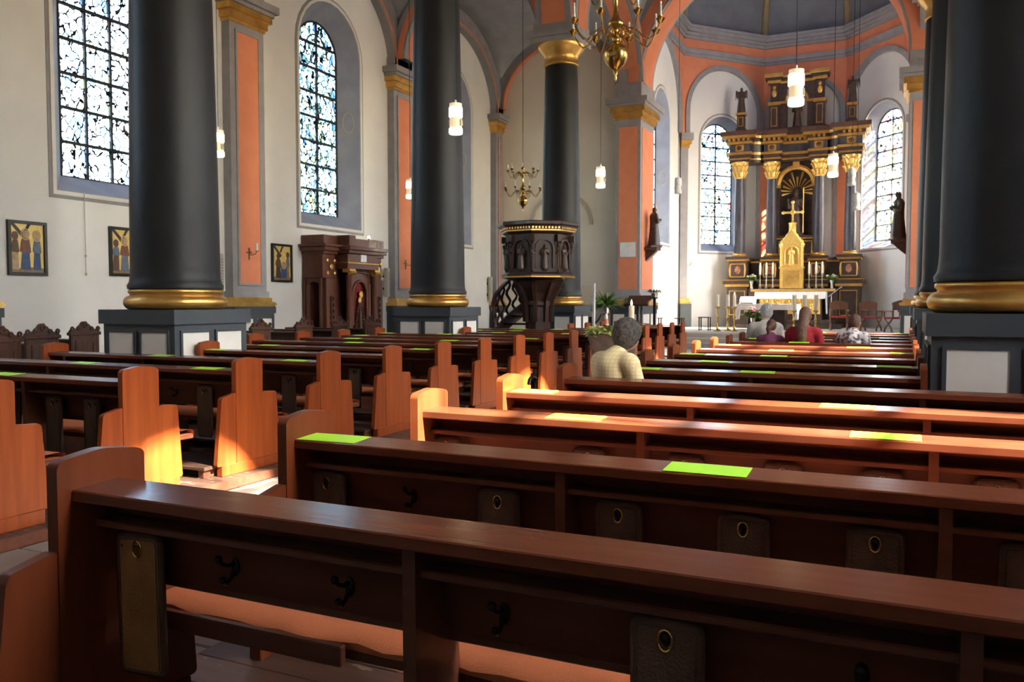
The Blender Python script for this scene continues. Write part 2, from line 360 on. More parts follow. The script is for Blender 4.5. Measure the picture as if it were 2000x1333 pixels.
# ------------------------------------------------------------------ windows
def outline(hw, sill, spr, n=14, rise=None):
    rise = hw if rise is None else rise
    p = [(-hw, sill), (-hw, spr)]
    p += [(-hw*math.cos(PI*i/n), spr+rise*math.sin(PI*i/n)) for i in range(1, n)]
    p += [(hw, spr), (hw, sill)]
    return p
NW = [0]
def window(label, c, u, nrm, hw, sill, spr, ghw, gsill, depth, cols, rowh, glass, ring=None, gspr=None):
    """c: point on wall face below the window centre (z = 0); u: unit vector along the wall; nrm: unit vector into the room"""
    NW[0] += 1
    root = sroot('window_%d' % NW[0], label, (c[0], c[1], sill))
    u = Vector((*u, 0)); nv = Vector((*nrm, 0)); c = Vector((*c, 0)); gspr = gspr or spr
    def W(a, z, d=0.): return c+u*a+Vector((0,0,z))-nv*d
    o = outline(hw, sill, spr); g = outline(ghw, gsill, gspr)
    MB().loft([W(a, z) for a, z in o], [W(a, z, depth) for a, z in g], True).build('reveal', M['reveal'], root, 40)
    o2 = outline(hw+.07, sill-.07, spr); o3 = outline(hw+.13, sill-.13, spr)
    MB().loft([W(a, z, -.03) for a, z in o], [W(a, z, -.03) for a, z in o2], True).loft([W(a, z, 0) for a, z in o], [W(a, z, -.03) for a, z in o], True).loft([W(a, z, -.03) for a, z in o2], [W(a, z, 0) for a, z in o2], True).build('white_surround', M['panel'], root)
    MB().loft([W(a, z, -.012) for a, z in o2], [W(a, z, -.012) for a, z in o3], True).loft([W(a, z, -.012) for a, z in o3], [W(a, z, 0) for a, z in o3], True).build('painted_line', M['greytrim'], root)
    def top(a): return gspr+math.sqrt(max(0, ghw*ghw-a*a))
    xs = [-ghw+2*ghw*i/cols for i in range(cols+1)]; zt = gspr+ghw
    zs = [gsill]
    while zs[-1]+rowh < zt-.1: zs.append(zs[-1]+rowh)
    zs.append(zt)
    d = depth
    for i in range(cols):
        for j in range(len(zs)-1):
            a0, a1 = xs[i], xs[i+1]; n = 6
            ss = [a0+(a1-a0)*q/n for q in range(n+1)]
            up = [(s, min(zs[j+1], top(s))) for s in ss if top(s) > zs[j]+1e-3]
            if len(up) < 2: continue
            poly = [(up[0][0], zs[j]), (up[-1][0], zs[j])]+up[::-1] if zs[j+1] > gspr else [(a0, zs[j]), (a1, zs[j]), (a1, zs[j+1]), (a0, zs[j+1])]
            m = MB(); k = len(poly)
            m.add([W(a, z, d) for a, z in poly]+[W(a, z, d+.008) for a, z in poly], [tuple(range(k)), tuple(range(k, 2*k))[::-1]])
            m.build('pane', glass, root)
    for x in xs[1:-1]:
        m = MB(); q = u*.022; b = nv*.03
        p0, p1 = W(x, gsill, d), W(x, top(x), d)
        m.add([p0-q-b, p0+q-b, p0+q+b, p0-q+b, p1-q-b, p1+q-b, p1+q+b, p1-q+b], [(3,2,1,0),(4,5,6,7),(0,1,5,4),(1,2,6,5),(2,3,7,6),(3,0,4,7)])
        m.build('glazing_bar', M['lead'], root)
    for z in zs[1:-1]:
        h = ghw if z < gspr else math.sqrt(max(0, ghw**2-(z-gspr)**2))
        m = MB(); q = Vector((0,0,.024)); b = nv*.035
        p0, p1 = W(-h, z, d), W(h, z, d)
        m.add([p0-q-b, p0+q-b, p0+q+b, p0-q+b, p1-q-b, p1+q-b, p1+q+b, p1-q+b], [(3,2,1,0),(4,5,6,7),(0,1,5,4),(1,2,6,5),(2,3,7,6),(3,0,4,7)])
        m.build('glazing_bar', M['lead'], root)
    if cols == 2:                                   # curved bar in the arched head
        pts = [W(-ghw*.55*math.cos(PI*i/12), gspr+ghw*.62*math.sin(PI*i/12), d) for i in range(13)]
        MB().tube(pts, .022, 6).build('glazing_bar', M['lead'], root)
    fr = outline(ghw, gsill, gspr)
    MB().tube([W(a, z, d-.01) for a, z in fr], .03, 6, True).build('iron_frame', M['lead'], root)
    if ring is not None:                            # painted consecration ring on the far jamb
        A = W(hw, ring, 0); B = W(ghw, ring, depth); mid = A.lerp(B, .5); t = (B-A).normalized(); nn = t.cross(Vector((0,0,1))); 
        if nn.dot(u) > 0: nn = -nn
        pts = [mid+nn*.012+t*.14*math.cos(2*PI*i/24)+Vector((0,0,.26*math.sin(2*PI*i/24))) for i in range(24)]
        MB().tube(pts, .012, 6, True).build('painted_ring', M['beige'], root)
    # portal that guides sky light through the opening
    ld = bpy.data.lights.new('sky_portal', 'AREA'); ld.shape = 'RECTANGLE'; ld.size = 2*ghw; ld.size_y = zt-gsill
    lo = bpy.data.objects.new('sky_portal', ld); C.objects.link(lo); lo.location = W(0, (zt+gsill)/2, depth+.12)
    ld.cycles.is_portal = True
    lo.rotation_euler = nv.to_track_quat('-Z', 'Z').to_euler()
    return root
def wall(name, label, p0, p1, z0, ztop, openings, m=None):
    """p0 -> p1 in plan; openings: (distance of centre from p0, half width, sill, spring)"""
    P0 = Vector((*p0, 0)); P1 = Vector((*p1, 0)); L = (P1-P0).length; u = (P1-P0)/L
    mb = MB()
    def q(a, b, za, zb, zc, zd): mb.add([P0+u*a+Vector((0,0,za)), P0+u*b+Vector((0,0,zb)), P0+u*b+Vector((0,0,zc)), P0+u*a+Vector((0,0,zd))], [(0,1,2,3)])
    cur = 0
    for c, hw, sill, spr in sorted(openings):
        q(cur, c-hw, z0, z0, ztop, ztop); q(c-hw, c+hw, z0, z0, sill, sill)
        n = 14
        for i in range(n):
            t0, t1 = PI*i/n, PI*(i+1)/n
            q(c-hw*math.cos(t0), c-hw*math.cos(t1), spr+hw*math.sin(t0), spr+hw*math.sin(t1), ztop, ztop)
        cur = c+hw
    q(cur, L, z0, z0, ztop, ztop)
    return struct(mb.build(name, m or M['plaster'], loc=(p0[0], p0[1], 0)), label)

HW, SILL, WSP = 1.24, 3.38, 7.72
def wl_open(ys, y0): return [(y-y0, HW, SILL, WSP) for y in ys]
WYL = [4.4, 11.0, 17.42, 23.75]; WYR = [3.1, 9.54, 15.98, 22.42]
wall('wall_left', 'white plastered aisle wall with tall arched windows', (WL, YB), (WL, YE), -.1, 12.5, wl_open(WYL, YB))
wall('wall_right', 'white plastered wall of the right-hand aisle', (WR, YB), (WR, YE), -.1, 12.5, wl_open(WYR, YB))
wall('wall_back', 'white plastered wall at the rear of the nave', (WL, YB), (WR, YB), -.1, 15, [])
M['cream'] = mat('cream_plaster', (.82,.74,.62), .8, c2=(.77,.69,.57), scale=.8, spec=.2)  # plaster with the warm lamp and sun bounce put into its colour
wall('wall_front_left', 'pale cream wall closing the left aisle behind the pulpit', (WL, YE), (-8.0, YE), -.1, 12.5, [], M['cream'])
wall('wall_front_right', 'pale wall closing the right aisle', (.6, YE), (WR, YE), -.1, 12.5, [])
for i, y in enumerate(WYL):
    window('tall arched stained-glass window in the left wall, %s' % ['beyond the left edge of view', 'beside the nearest dark column', 'above the confessional', 'nearest the pulpit'][i], (WL, y), (0,1), (1,0), HW, SILL, WSP, .80, 3.72, .45, 3 if i == 1 else 2, .61, M['glass_clear'] if i < 2 else M['glass_mix'], ring=6.2 if i > 1 else None, gspr=7.75)
for i, y in enumerate(WYR):
    window('sunlit arched window in the right aisle wall', (WR, y), (0,1), (-1,0), HW, SILL, WSP, .95, 3.72, .45, 3, .61, M['glass_sun'], gspr=7.75)

# ------------------------------------------------------------------ floor
floor = struct(MB().box(WL-.5, WR+.5, YB-.3, 40, -.10, -.02).build('floor', M['joint']), 'grey stone church floor')
smesh = {}
def slab(x0, y0, sx, sy, m, z=0., h=.03, parent=floor, name='flagstone'):
    k = (round(sx,3), round(sy,3), m.name, h)
    if k not in smesh: smesh[k] = rbox(-sx/2, sx/2, -sy/2, sy/2, -h, 0, .006).mesh(name, m)
    return put(name, smesh[k], parent, (x0+sx/2, y0+sy/2, z+random.uniform(-.002,.002)))
y = -1.6
for j in range(40):
    x = -4.70
    ws = [.55,.75,.60,.30] if j % 2 else [.30,.62,.75,.53]
    for wd in ws:
        slab(x, y, wd-.008, .592, M['stonefloor'] if random.random() < .6 else M['stonefloor2'])
        x += wd
    y += .6
# cross aisle in front of the chancel and the wall aisle (large slabs)
for i in range(12):
    for j in range(6): slab(-9.3+i*.8, 22.45+j*.75, .79, .74, M['stonefloor'] if (i+j) % 2 else M['stonefloor2'])
for j in range(28):
    for i in range(2): slab(-9.95+i*.6, 3+j*.7, .59, .69, M['stonefloor'] if (i+j) % 2 else M['stonefloor2'])
# wooden pew platforms
def platform(name, label, x0, x1, y0, y1, pw=.19):
    r = sroot(name, label, (x0, y0, 0)); MB().box(x0, x1, y0, y1, -.02, .045).build('joists', M['w_back'], r)
    me = rbox(0, x1-x0, 0, pw-.004, 0, .025, .003).mesh('floor_plank', M['w_floor'])
    n = int((y1-y0)/pw)
    for i in range(n): put('floor_plank', me, r, (0, i*pw, .045))
    MB().box(x1 if x0 < -8 else x0-.012, x1+.012 if x0 < -8 else x0, y0, y1, 0, .068).build('edge_board', M['w_back'], r)
def worn(name, c1, c2, bare):
    m = mat(name, c1, .42, c2=c2, scale=5, stretch=(.4,5,5), detail=6, bump=.05)
    nt = m.node_tree; L = nt.links; b = nt.nodes['Principled BSDF']; cr = b.inputs['Base Color'].links[0].from_socket
    tc = nt.nodes.new('ShaderNodeTexCoord'); mp = nt.nodes.new('ShaderNodeMapping'); mp.inputs['Scale'].default_value = (1.1,2.6,1)
    L.new(tc.outputs['Object'], mp.inputs[0])
    no = nt.nodes.new('ShaderNodeTexNoise'); no.inputs['Scale'].default_value = 1.6; no.inputs['Detail'].default_value = 8; no.inputs['Roughness'].default_value = .68
    L.new(mp.outputs[0], no.inputs['Vector'])
    rp = nt.nodes.new('ShaderNodeValToRGB'); rp.color_ramp.elements[0].position = .56; rp.color_ramp.elements[1].position = .62
    L.new(no.outputs['Fac'], rp.inputs[0]); mx = nt.nodes.new('ShaderNodeMix'); mx.data_type = 'RGBA'
    L.new(rp.outputs[0], mx.inputs[0]); L.new(cr, mx.inputs[6]); mx.inputs[7].default_value = (*bare, 1); L.new(mx.outputs[2], b.inputs['Base Color'])
    return m
M['w_floor'] = worn('platform_plank_wood', (.085,.045,.032), (.05,.027,.02), (.36,.27,.18))
M['w_worn'] = worn('worn_footboard_wood', (.085,.042,.028), (.045,.022,.016), (.42,.31,.20))
platform('pew_platform', 'dark wooden platform under the left-hand pews', -8.95, -4.72, 1.9, 21.2)
platform('pew_platform', 'dark wooden platform under the right-hand pews', -2.48, 1.6, -1.2, 7.0)
platform('pew_platform', 'dark wooden platform under the front right-hand pews', -2.48, .18, 7.06, 17.9)

# ------------------------------------------------------------------ chancel floor with steps
AX = -3.85
st = sroot('floor_chancel', 'pale raised stone floor of the chancel with three steps', (AX, 27, 0))
for k in range(3):
    MB().box(-7.6, -.1, 26.9+.36*k, 27.26+.36*k, 0, .15*(k+1)).build('step', M['lightstone'], st)
MB().box(-8.3, .6, 27.98, 37.4, 0, .445).build('base', M['joint'], st)
for i in range(10):
    for j in range(11): slab(-8.28+i*.886, 28+j*.82, .876, .81, M['lightstone'], .475, .03, st, 'floor_slab')
for o in st.children:
    if o.name.startswith('floor_slab'): o.location = (o.location.x-AX, o.location.y-27, o.location.z)

# ------------------------------------------------------------------ columns
def column(x, y, label, r=1.0):
    t = thing('column', label, 'column', (x, y, 0), 'dark round nave columns')
    p = MB(); p.box(x-.58, x+.58, y-.58, y+.58, 0, 1.20).box(x-.62, x+.62, y-.62, y+.62, 1.20, 1.37).box(x-.64, x+.64, y-.64, y+.64, 0, .18)
    pl = p.build('plinth', M['plinth'], t)
    for s in (-1, 1):
        for ax in (-1, 1):
            fr = [(-.21,.26),(.21,.26),(.21,1.10),(-.21,1.10)]
            for fx, nm, mm, e in ((0, 'panel', M['panel'], .012),):
                m = MB()
                if True:
                    m.box(x+ax*.27-.205, x+ax*.27+.205, y-.58-e if s < 0 else y+.58, y-.58 if s < 0 else y+.58+e, .28, 1.10)
                m.build('panel', M['panel'], pl)
                m = MB(); m.box(x-.58-e if s < 0 else x+.58, x-.58 if s < 0 else x+.58+e, y+ax*.27-.205, y+ax*.27+.205, .28, 1.10); m.build('panel', M['panel'], pl)
                m = MB()
                yy = y-.58 if s < 0 else y+.58
                for (a0, a1, b0, b1) in ((-.235,-.205,.25,1.13),(.205,.235,.25,1.13),(-.205,.205,1.10,1.13),(-.205,.205,.25,.28)):
                    m.box(x+ax*.27+a0, x+ax*.27+a1, min(yy, yy+s*.022), max(yy, yy+s*.022), b0, b1)
                m.build('panel_moulding', M['plinth'], pl)
                xx = x-.58 if s < 0 else x+.58; m = MB()
                for (a0, a1, b0, b1) in ((-.235,-.205,.25,1.13),(.205,.235,.25,1.13),(-.205,.205,1.10,1.13),(-.205,.205,.25,.28)):
                    m.box(min(xx, xx+s*.022), max(xx, xx+s*.022), y+ax*.27+a0, y+ax*.27+a1, b0, b1)
                m.build('panel_moulding', M['plinth'], pl)
    pr = [(.50,1.37),(.575,1.37)]+[(.52+.085*math.cos(a), 1.455+.085*math.sin(a)) for a in [PI*(-.5+i/10) for i in range(11)]]+[(.53,1.54),(.53,1.555),(.55,1.575),(.55,1.60),(.525,1.625),(.50,1.625)]
    MB().lathe(pr, (x, y), 40).build('base_ring', M['gold'], t, 50)
    sh = [(.555,1.62),(.56,1.66),(.535,1.70),(.525,1.76)]+[(.52-.10*((i/12)**1.4), 1.85+i/12*5.75) for i in range(13)]
    MB().lathe(sh, (x, y), 48).build('shaft', M['shaft'], t, 40)
    cp = [(.42,7.56),(.455,7.58),(.46,7.62),(.44,7.65),(.44,7.82),(.47,7.85),(.48,7.88),(.56,7.98),(.61,8.06),(.61,8.10),(.4,8.10)]
    MB().lathe(cp, (x, y), 40).build('capital', M['gold'], t, 50)
    MB().box(x-.60, x+.60, y-.60, y+.60, 8.10, 8.22).box(x-.70, x+.70, y-.70, y+.70, 8.22, 8.38).box(x-.56, x+.56, y-.56, y+.56, 8.38, 8.62).build('abacus', M['greytrim'], t)
    return t
for i, y in enumerate(CY):
    column(LX, y, ['nearest thick dark column on the left, beside the first window', 'dark round column left of centre between two orange pilasters', 'slender dark column with gold capital rising behind the carved pulpit'][i])
for i, y in enumerate(CY):
    column(RX, y, ['massive dark column cut by the right edge of the picture', 'second dark column on the right, just behind the massive one', 'farthest dark column on the right, beside the altar wall'][i])

def pilaster(label, wx, y, hw=.52, pro=.22, s=1, corner=False, top=8.3):
    """flat wall pilaster, front faces s*x"""
    t = thing('pilaster', label, 'pilaster', (wx, y, 0), 'orange and grey wall pilasters')
    def bx(m, h, d, z0, z1): return m.box(min(wx, wx+s*d), max(wx, wx+s*d), y-h, y+h, z0, z1)
    pl = bx(bx(MB(), hw+.10, pro+.12, 0, 1.22), hw+.13, pro+.15, 1.22, 1.37).build('plinth', M['plinth'], t)
    for a in (-.3, .3): MB().box(min(wx+s*(pro+.12), wx+s*(pro+.135)), max(wx+s*(pro+.12), wx+s*(pro+.135)), y+a-.22, y+a+.22, .3, 1.1).build('panel', M['panel'], pl)
    bx(bx(bx(MB(), hw+.12, pro+.14, 1.37, 1.47), hw+.15, pro+.16, 1.40, 1.445), hw+.07, pro+.09, 1.47, 1.57).build('base', M['gold'], t)
    bx(bx(MB(), hw, pro, 1.57, 7.40), hw+.04, pro+.04, 1.57, 1.70).build('shaft', M['greytrim'], t)
    x1 = wx+s*pro
    MB().box(min(x1, x1+s*.015), max(x1, x1+s*.015), y-hw+.20, y+hw-.20, 1.88, 7.22).build('orange_panel', M['orange'], t)
    mm = MB()
    for (a0, a1, b0, b1) in ((-hw+.15,-hw+.20,1.83,7.27),(hw-.20,hw-.15,1.83,7.27),(-hw+.2,hw-.2,7.22,7.27),(-hw+.2,hw-.2,1.83,1.88)):
        mm.box(min(x1, x1+s*.03), max(x1, x1+s*.03), y+a0, y+a1, b0, b1)
    mm.build('panel_moulding', M['greytrim'], t)
    bx(bx(bx(MB(), hw+.03, pro+.03, 7.40, 7.47), hw+.07, pro+.07, 7.47, 7.62), hw+.14, pro+.14, 7.62, 7.76).build('capital', M['gold'], t)
    bx(bx(bx(MB(), hw+.17, pro+.18, 7.76, 7.84), hw+.24, pro+.26, 7.84, 8.0), hw+.02, pro+.02, 8.0, top).build('abacus', M['greytrim'], t)
    return t
pilaster('flat orange and grey pilaster cut by the left edge of the picture', WL, 7.9)
pilaster('flat orange and grey pilaster just right of the nearest column', WL, 14.2)
pilaster('flat orange and grey pilaster between confessional and second column', WL, 20.5)
pilaster('narrow grey corner pilaster behind the pulpit', WL, 26.72, hw=.26)

# ------------------------------------------------------------------ piers of the chancel arch
def pier(label, x0, x1, y0, y1):
    t = thing('pier', label, 'pier', ((x0+x1)/2, y0, 0), 'orange and grey piers of the chancel arch')
    def g(m, d, z0, z1): return m.box(x0-d, x1+d, y0-d, y1+d, z0, z1)
    pl = g(g(MB(), .12, 0, 1.22), .15, 1.22, 1.37).build('plinth', M['plinth'], t)
    w2 = (x1-x0+.24)/2
    for k in (0, 1): MB().box(x0-.12+k*w2+.10, x0-.12+(k+1)*w2-.06, y0-.135, y0-.12, .3, 1.08).build('panel', M['panel'], pl)
    inner = x1+.12 if x0 < AX else x0-.12; sg = 1 if x0 < AX else -1
    d2 = (y1-y0+.24)/2
    for k in (0, 1): MB().box(min(inner, inner+sg*.015), max(inner, inner+sg*.015), y0-.12+k*d2+.10, y0-.12+(k+1)*d2-.1, .3, 1.08).build('panel', M['panel'], pl)
    g(g(g(MB(), .14, 1.37, 1.47), .17, 1.40, 1.445), .08, 1.47, 1.57).build('base', M['gold'], t)
    g(g(MB(), 0, 1.57, 7.38), .05, 1.57, 1.75).build('shaft', M['greytrim'], t)
    MB().box(x0+.10, x1-.10, y0-.015, y0, 1.9, 7.15).build('orange_panel', M['orange'], t)
    xi = x1 if x0 < AX else x0
    MB().box(min(xi, xi+sg*.015), max(xi, xi+sg*.015), y0+.16, y1-.16, 1.9, 7.15).build('orange_panel', M['orange'], t)
    g(g(g(MB(), .03, 7.38, 7.44), .08, 7.44, 7.62), .16, 7.62, 7.80).build('capital', M['gold'], t)
    g(g(g(MB(), .20, 7.80, 7.88), .28, 7.88, 8.05), .02, 8.05, 8.6).build('abacus', M['greytrim'], t)
    return t
pier('square orange-panelled pier between pulpit and chancel', -8.55, -7.72, 26.4, 28.0)
pier('square orange-panelled pier right of the altar, beyond the dark columns', .10, .92, 26.4, 28.0)

# ------------------------------------------------------------------ vaults and arches
def vault(name, label, x0, x1, y0, y1, bx_, by_, z, nx=20, ny=22):
    m = MB(); cx, cy = (x0+x1)/2, (y0+y1)/2; a, b = (x1-x0)/2, (y1-y0)/2; vs = []
    for j in range(ny+1):
        for i in range(nx+1):
            u = -math.cos(PI*i/nx); v = -math.cos(PI*j/ny)
            h = max(bx_*math.sqrt(max(0, 1-u*u)), by_*math.sqrt(max(0, 1-v*v)))
            vs.append((cx+a*u, cy+b*v, z+h))
    fs = [(j*(nx+1)+i, j*(nx+1)+i+1, (j+1)*(nx+1)+i+1, (j+1)*(nx+1)+i) for j in range(ny) for i in range(nx)]
    m.add(vs, fs); return struct(m.build(name, M['vault'], smooth=35, loc=(x0, y0, z)), label)
YS = [YB, 1.2, 7.64, 14.08, 20.53, 26.97]
NT = [0]
def arch(label, plane, at, c, hw, rise, z, wid, thick, soffit=True, parent=None, mt=None):
    """half-ellipse arch band. plane 'x': spans along y at x=at; plane 'y': spans along x at y=at"""
    NT[0] += 1
    root = sroot('trim_%d' % NT[0], label, (at, c, z) if plane == 'x' else (c, at, z))
    n = 28
    def pt(t, e, d):
        a = c-(hw+e)*math.cos(t); zz = z+(rise+e)*math.sin(t)
        return (at+d, a, zz) if plane == 'x' else (a, at+d, zz)
    def band(e0, e1, d0, d1):
        A = [[pt(PI*i/n, e, d) for i in range(n+1)] for e, d in ((e0,d0),(e0,d1),(e1,d1),(e1,d0))]
        m = MB()
        for k in range(4): m.loft(A[k], A[(k+1)%4])
        return m
    band(0, thick, -wid/2, wid/2).build('arch_band', mt or M['greytrim'], root, 40)
    if soffit:
        band(-.012, .01, -wid/2+.16, wid/2-.16).build('orange_soffit', M['orange'], root, 40)
        for s in (-1, 1): band(.06, thick*.6, s*wid/2, s*(wid/2+.012)).build('orange_line', M['orange'], root, 40)
    return root
ORD = ['first', 'second', 'third', 'fourth', 'fifth', 'sixth', 'seventh', 'eighth', 'ninth', 'tenth', 'eleventh', 'twelfth', 'thirteenth', 'fourteenth', 'fifteenth', 'sixteenth', 'seventeenth']
for i in range(5):
    vault('ceiling', 'grey vault of the left aisle, %s bay' % ORD[i], WL, LX, YS[i], YS[i+1], 2.35, 2.75, SPR)
    vault('ceiling', 'grey vault of the nave, %s bay' % ORD[i], LX, RX, YS[i], YS[i+1], 5.6, 2.75, SPR, 28)
    vault('ceiling', 'grey vault of the right aisle, %s bay' % ORD[i], RX, WR, YS[i], YS[i+1], 2.35, 2.75, SPR)
for i in range(1, 5):
    arch('orange and grey transverse arch over the left aisle, %s' % ORD[i-1], 'y', YS[i], (WL+LX)/2, 2.0, 2.0, SPR, .85, .4)
    arch('orange and grey nave arch over the left columns, %s' % ORD[i], 'x', LX, (YS[i]+YS[i+1])/2, 2.66, 2.45, SPR+.3, .95, .35)
    if i > 1: arch('orange and grey nave arch over the right columns, %s' % ORD[i], 'x', RX, (YS[i]+YS[i+1])/2, 2.66, 2.45, SPR+.3, .95, .35)
    arch('grey wall rib framing the left aisle window, %s' % ORD[i], 'x', WL+.12, (YS[i]+YS[i+1])/2, 2.72, 2.25, 8.0, .24, .55, False)
    arch('thin orange line above the left aisle window, %s' % ORD[i], 'x', WL+.16, (YS[i]+YS[i+1])/2, 2.80, 2.33, 8.0, .18, .06, False, mt=M['orange'])
for i in range(2, 5):
    arch('broad orange nave arch high above, %s' % ORD[i], 'y', YS[i], (LX+RX)/2, 3.9, 5.1, SPR+.2, .95, .5)
arch('grey rib on the wall behind the pulpit', 'y', YE-.1, (WL+LX)/2, 2.18, 2.08, SPR, .2, .4, False)
arch('orange line on the wall behind the pulpit', 'y', YE-.14, (WL+LX)/2, 2.14, 2.04, SPR, .2, .05, False, mt=M['orange'])
# small blind arch on the end wall
arch('small painted arch on the wall behind the pulpit', 'y', YE-.03, -10.7, 1.05, 1.05, 4.1, .08, .12, False, mt=M['beige'])
# chancel arch
arch('great orange and grey chancel arch', 'y', 27.1, -3.83, 3.9, 3.75, 8.55, 1.5, .7)
cw = MB()
n = 40
for i in range(n):
    t0, t1 = PI*i/n, PI*(i+1)/n
    a = [(-3.83-4.1*math.cos(t), 8.55+3.95*math.sin(t)) for t in (t0, t1)]
    for yy in (26.9,):
        cw.add([(a[0][0],yy,a[0][1]),(a[1][0],yy,a[1][1]),(a[1][0],yy,16),(a[0][0],yy,16)], [(0,1,2,3)])
cw.add([(LX-.2,26.9,8.4),(-7.93,26.9,8.4),(-7.93,26.9,16),(LX-.2,26.9,16)], [(0,1,2,3)])
cw.add([(.27,26.9,8.4),(RX+.2,26.9,8.4),(RX+.2,26.9,16),(.27,26.9,16)], [(0,1,2,3)])
struct(cw.build('wall_chancel_arch', M['orange'], loc=(AX, 26.9, 8.4)), 'terracotta wall above the chancel arch')

# ------------------------------------------------------------------ chancel and apse
CL, CRX = -8.3, .6
AP = [(CL, 28.0), (CL, 34.2), (-5.52, 37.3), (-2.18, 37.3), (CRX, 34.2), (CRX, 28.0)]
names = ['wall_chancel_left', 'wall_apse_left', 'wall_apse_centre', 'wall_apse_right', 'wall_chancel_right']
labs = ['white left chancel wall with deep arched window', 'white canted apse wall left of the altar', 'apse wall behind the high altar', 'white canted apse wall right of the altar', 'white right chancel wall']
ZT = 13.6
for k in range(5):
    p0, p1 = AP[k], AP[k+1]; L = math.dist(p0, p1); u = ((p1[0]-p0[0])/L, (p1[1]-p0[1])/L); nr = (u[1], -u[0]); mid = L/2
    if k in (0, 4): op = (3.1, 1.2, 3.75, 8.3 if k == 0 else 8.9); ghw, gs = .85, 4.1
    elif k == 2: op = None
    else: op = (mid, 1.08, 3.62, 8.15); ghw, gs = .82, 3.95
    if k == 0: op = (3.2, 1.2, 3.75, 8.3)
    if k == 4: op = (6.2-3.2, 1.2, 3.75, 9.0)
    wo = wall(names[k], labs[k], p0, p1, 0, ZT, [op] if op else [])
    if op:
        c = (p0[0]+u[0]*op[0], p0[1]+u[1]*op[0])
        window(['deep blue-grey arched window in the left chancel wall', 'stained-glass apse window left of the altar', '', 'stained-glass apse window right of the altar', 'sunlit arched window in the right chancel wall'][k], c, u, nr, op[1], op[2], op[3], ghw, gs, .5, 2, .58, M['glass_apse'] if k in (1,3) else M['glass_sun'], ring=6.3 if k == 0 else None, gspr=op[3]+.02)
    # terracotta spandrel with round arch, and archivolt
    hw = min(1.75, L/2-.25) if k in (1,2,3) else 2.5; sp = 9.35 if k in (1,2,3) else 8.9
    def W(a, z, d): return (p0[0]+u[0]*a+nr[0]*d, p0[1]+u[1]*a+nr[1]*d, z)
    m = MB(); d = .10; N = 24; cc = mid
    for i in range(N):
        t0, t1 = PI*i/N, PI*(i+1)/N
        a0, a1 = cc-hw*math.cos(t0), cc-hw*math.cos(t1); z0, z1 = sp+hw*math.sin(t0), sp+hw*math.sin(t1)
        m.add([W(a0,z0,d),W(a1,z1,d),W(a1,11.55,d),W(a0,11.55,d)], [(0,1,2,3)])
    m.add([W(0,8.3,d),W(cc-hw,8.3,d),W(cc-hw,11.55,d),W(0,11.55,d)], [(0,1,2,3)])
    m.add([W(cc+hw,8.3,d),W(L,8.3,d),W(L,11.55,d),W(cc+hw,11.55,d)], [(0,1,2,3)])
    m.build('terracotta_spandrel', M['orange'], wo)
    m = MB(); pts = [[], [], [], []]
    for i in range(N+1):
        t = PI*i/N
        for q, (e, dd) in enumerate(((0,0),(0,.16),(.2,.16),(.2,.08))): pts[q].append(W(cc-(hw+e)*math.cos(t), sp+(hw+e)*math.sin(t), dd))
    for side in (-1, 1):
        for q, (e, dd) in enumerate(((0,0),(0,.16),(.2,.16),(.2,.08))):
            P = W(cc+side*(hw+e), 8.3, dd)
            if side < 0: pts[q].insert(0, P)
            else: pts[q].append(P)
    for q in range(3): m.loft(pts[q], pts[q+1])
    m.build('archivolt', M['greytrim'], wo, 40)
    # grey moulding, orange frieze, upper cornice
    def strip(z0, z1, d1, nm, mt):
        m = MB(); A = [W(-.06,z0,.0),W(-.06,z0,d1),W(-.06,z1,d1),W(-.06,z1,0)]; B = [W(L+.06,z0,.0),W(L+.06,z0,d1),W(L+.06,z1,d1),W(L+.06,z1,0)]
        m.loft(A, B, True).add(A, [(0,1,2,3)]).add(B, [(3,2,1,0)]); m.build(nm, mt, wo)
    strip(11.50, 11.62, .16, 'moulding', M['greytrim']); strip(11.62, 11.80, .22, 'moulding', M['greytrim'])
    strip(11.80, 12.20, .10, 'terracotta_frieze', M['orange'])
    strip(12.20, 12.32, .18, 'cornice', M['greytrim']); strip(12.32, 12.44, .26, 'cornice', M['greytrim']); strip(12.44, 12.58, .36, 'cornice', M['greytrim']); strip(12.58, 12.68, .42, 'cornice', M['greytrim'])
# corner pilasters of the apse
def slim_pilaster(label, x, y, ang, hw=.32, pro=.2):
    t = thing('pilaster', label, 'pilaster', (x, y, .475), 'slim apse pilasters')
    def g(h, d, z0, z1, m=None): return (m or MB()).box(-d, .1, -h, h, z0, z1)
    def fin(m, nm, mt, z=0): m.rot(ang).move((x, y, 0)); return m.build(nm, mt, t)
    pl = fin(g(hw+.14, pro+.16, .475, 1.42), 'plinth', M['plinth'])
    for a in (-.22, .22): fin(MB().box(-pro-.175, -pro-.16, a-.16, a+.16, .6, 1.2), 'panel', M['panel'])
    fin(g(hw+.12, pro+.13, 1.42, 1.52, g(hw+.06, pro+.07, 1.52, 1.64)), 'base', M['gold'])
    fin(g(hw, pro, 1.64, 7.75), 'shaft', M['greytrim'])
    fin(MB().box(-pro-.015, -pro, -hw+.14, hw-.14, 2.0, 7.5), 'orange_panel', M['orange'])
    fin(g(hw+.05, pro+.05, 7.75, 7.88, g(hw+.12, pro+.12, 7.88, 8.05)), 'capital', M['gold'])
    fin(g(hw+.18, pro+.18, 8.05, 8.32), 'abacus', M['greytrim'])
slim_pilaster('slim orange pilaster at the left corner of the apse', CL+.02, 34.25, PI+.45)
slim_pilaster('slim orange pilaster behind the left side of the high altar', -5.45, 37.2, PI/2+.35+PI-PI)
slim_pilaster('slim orange pilaster behind the right side of the high altar', -2.25, 37.2, PI/2-.35)
slim_pilaster('slim orange pilaster at the right corner of the apse', CRX-.02, 34.25, -.45)
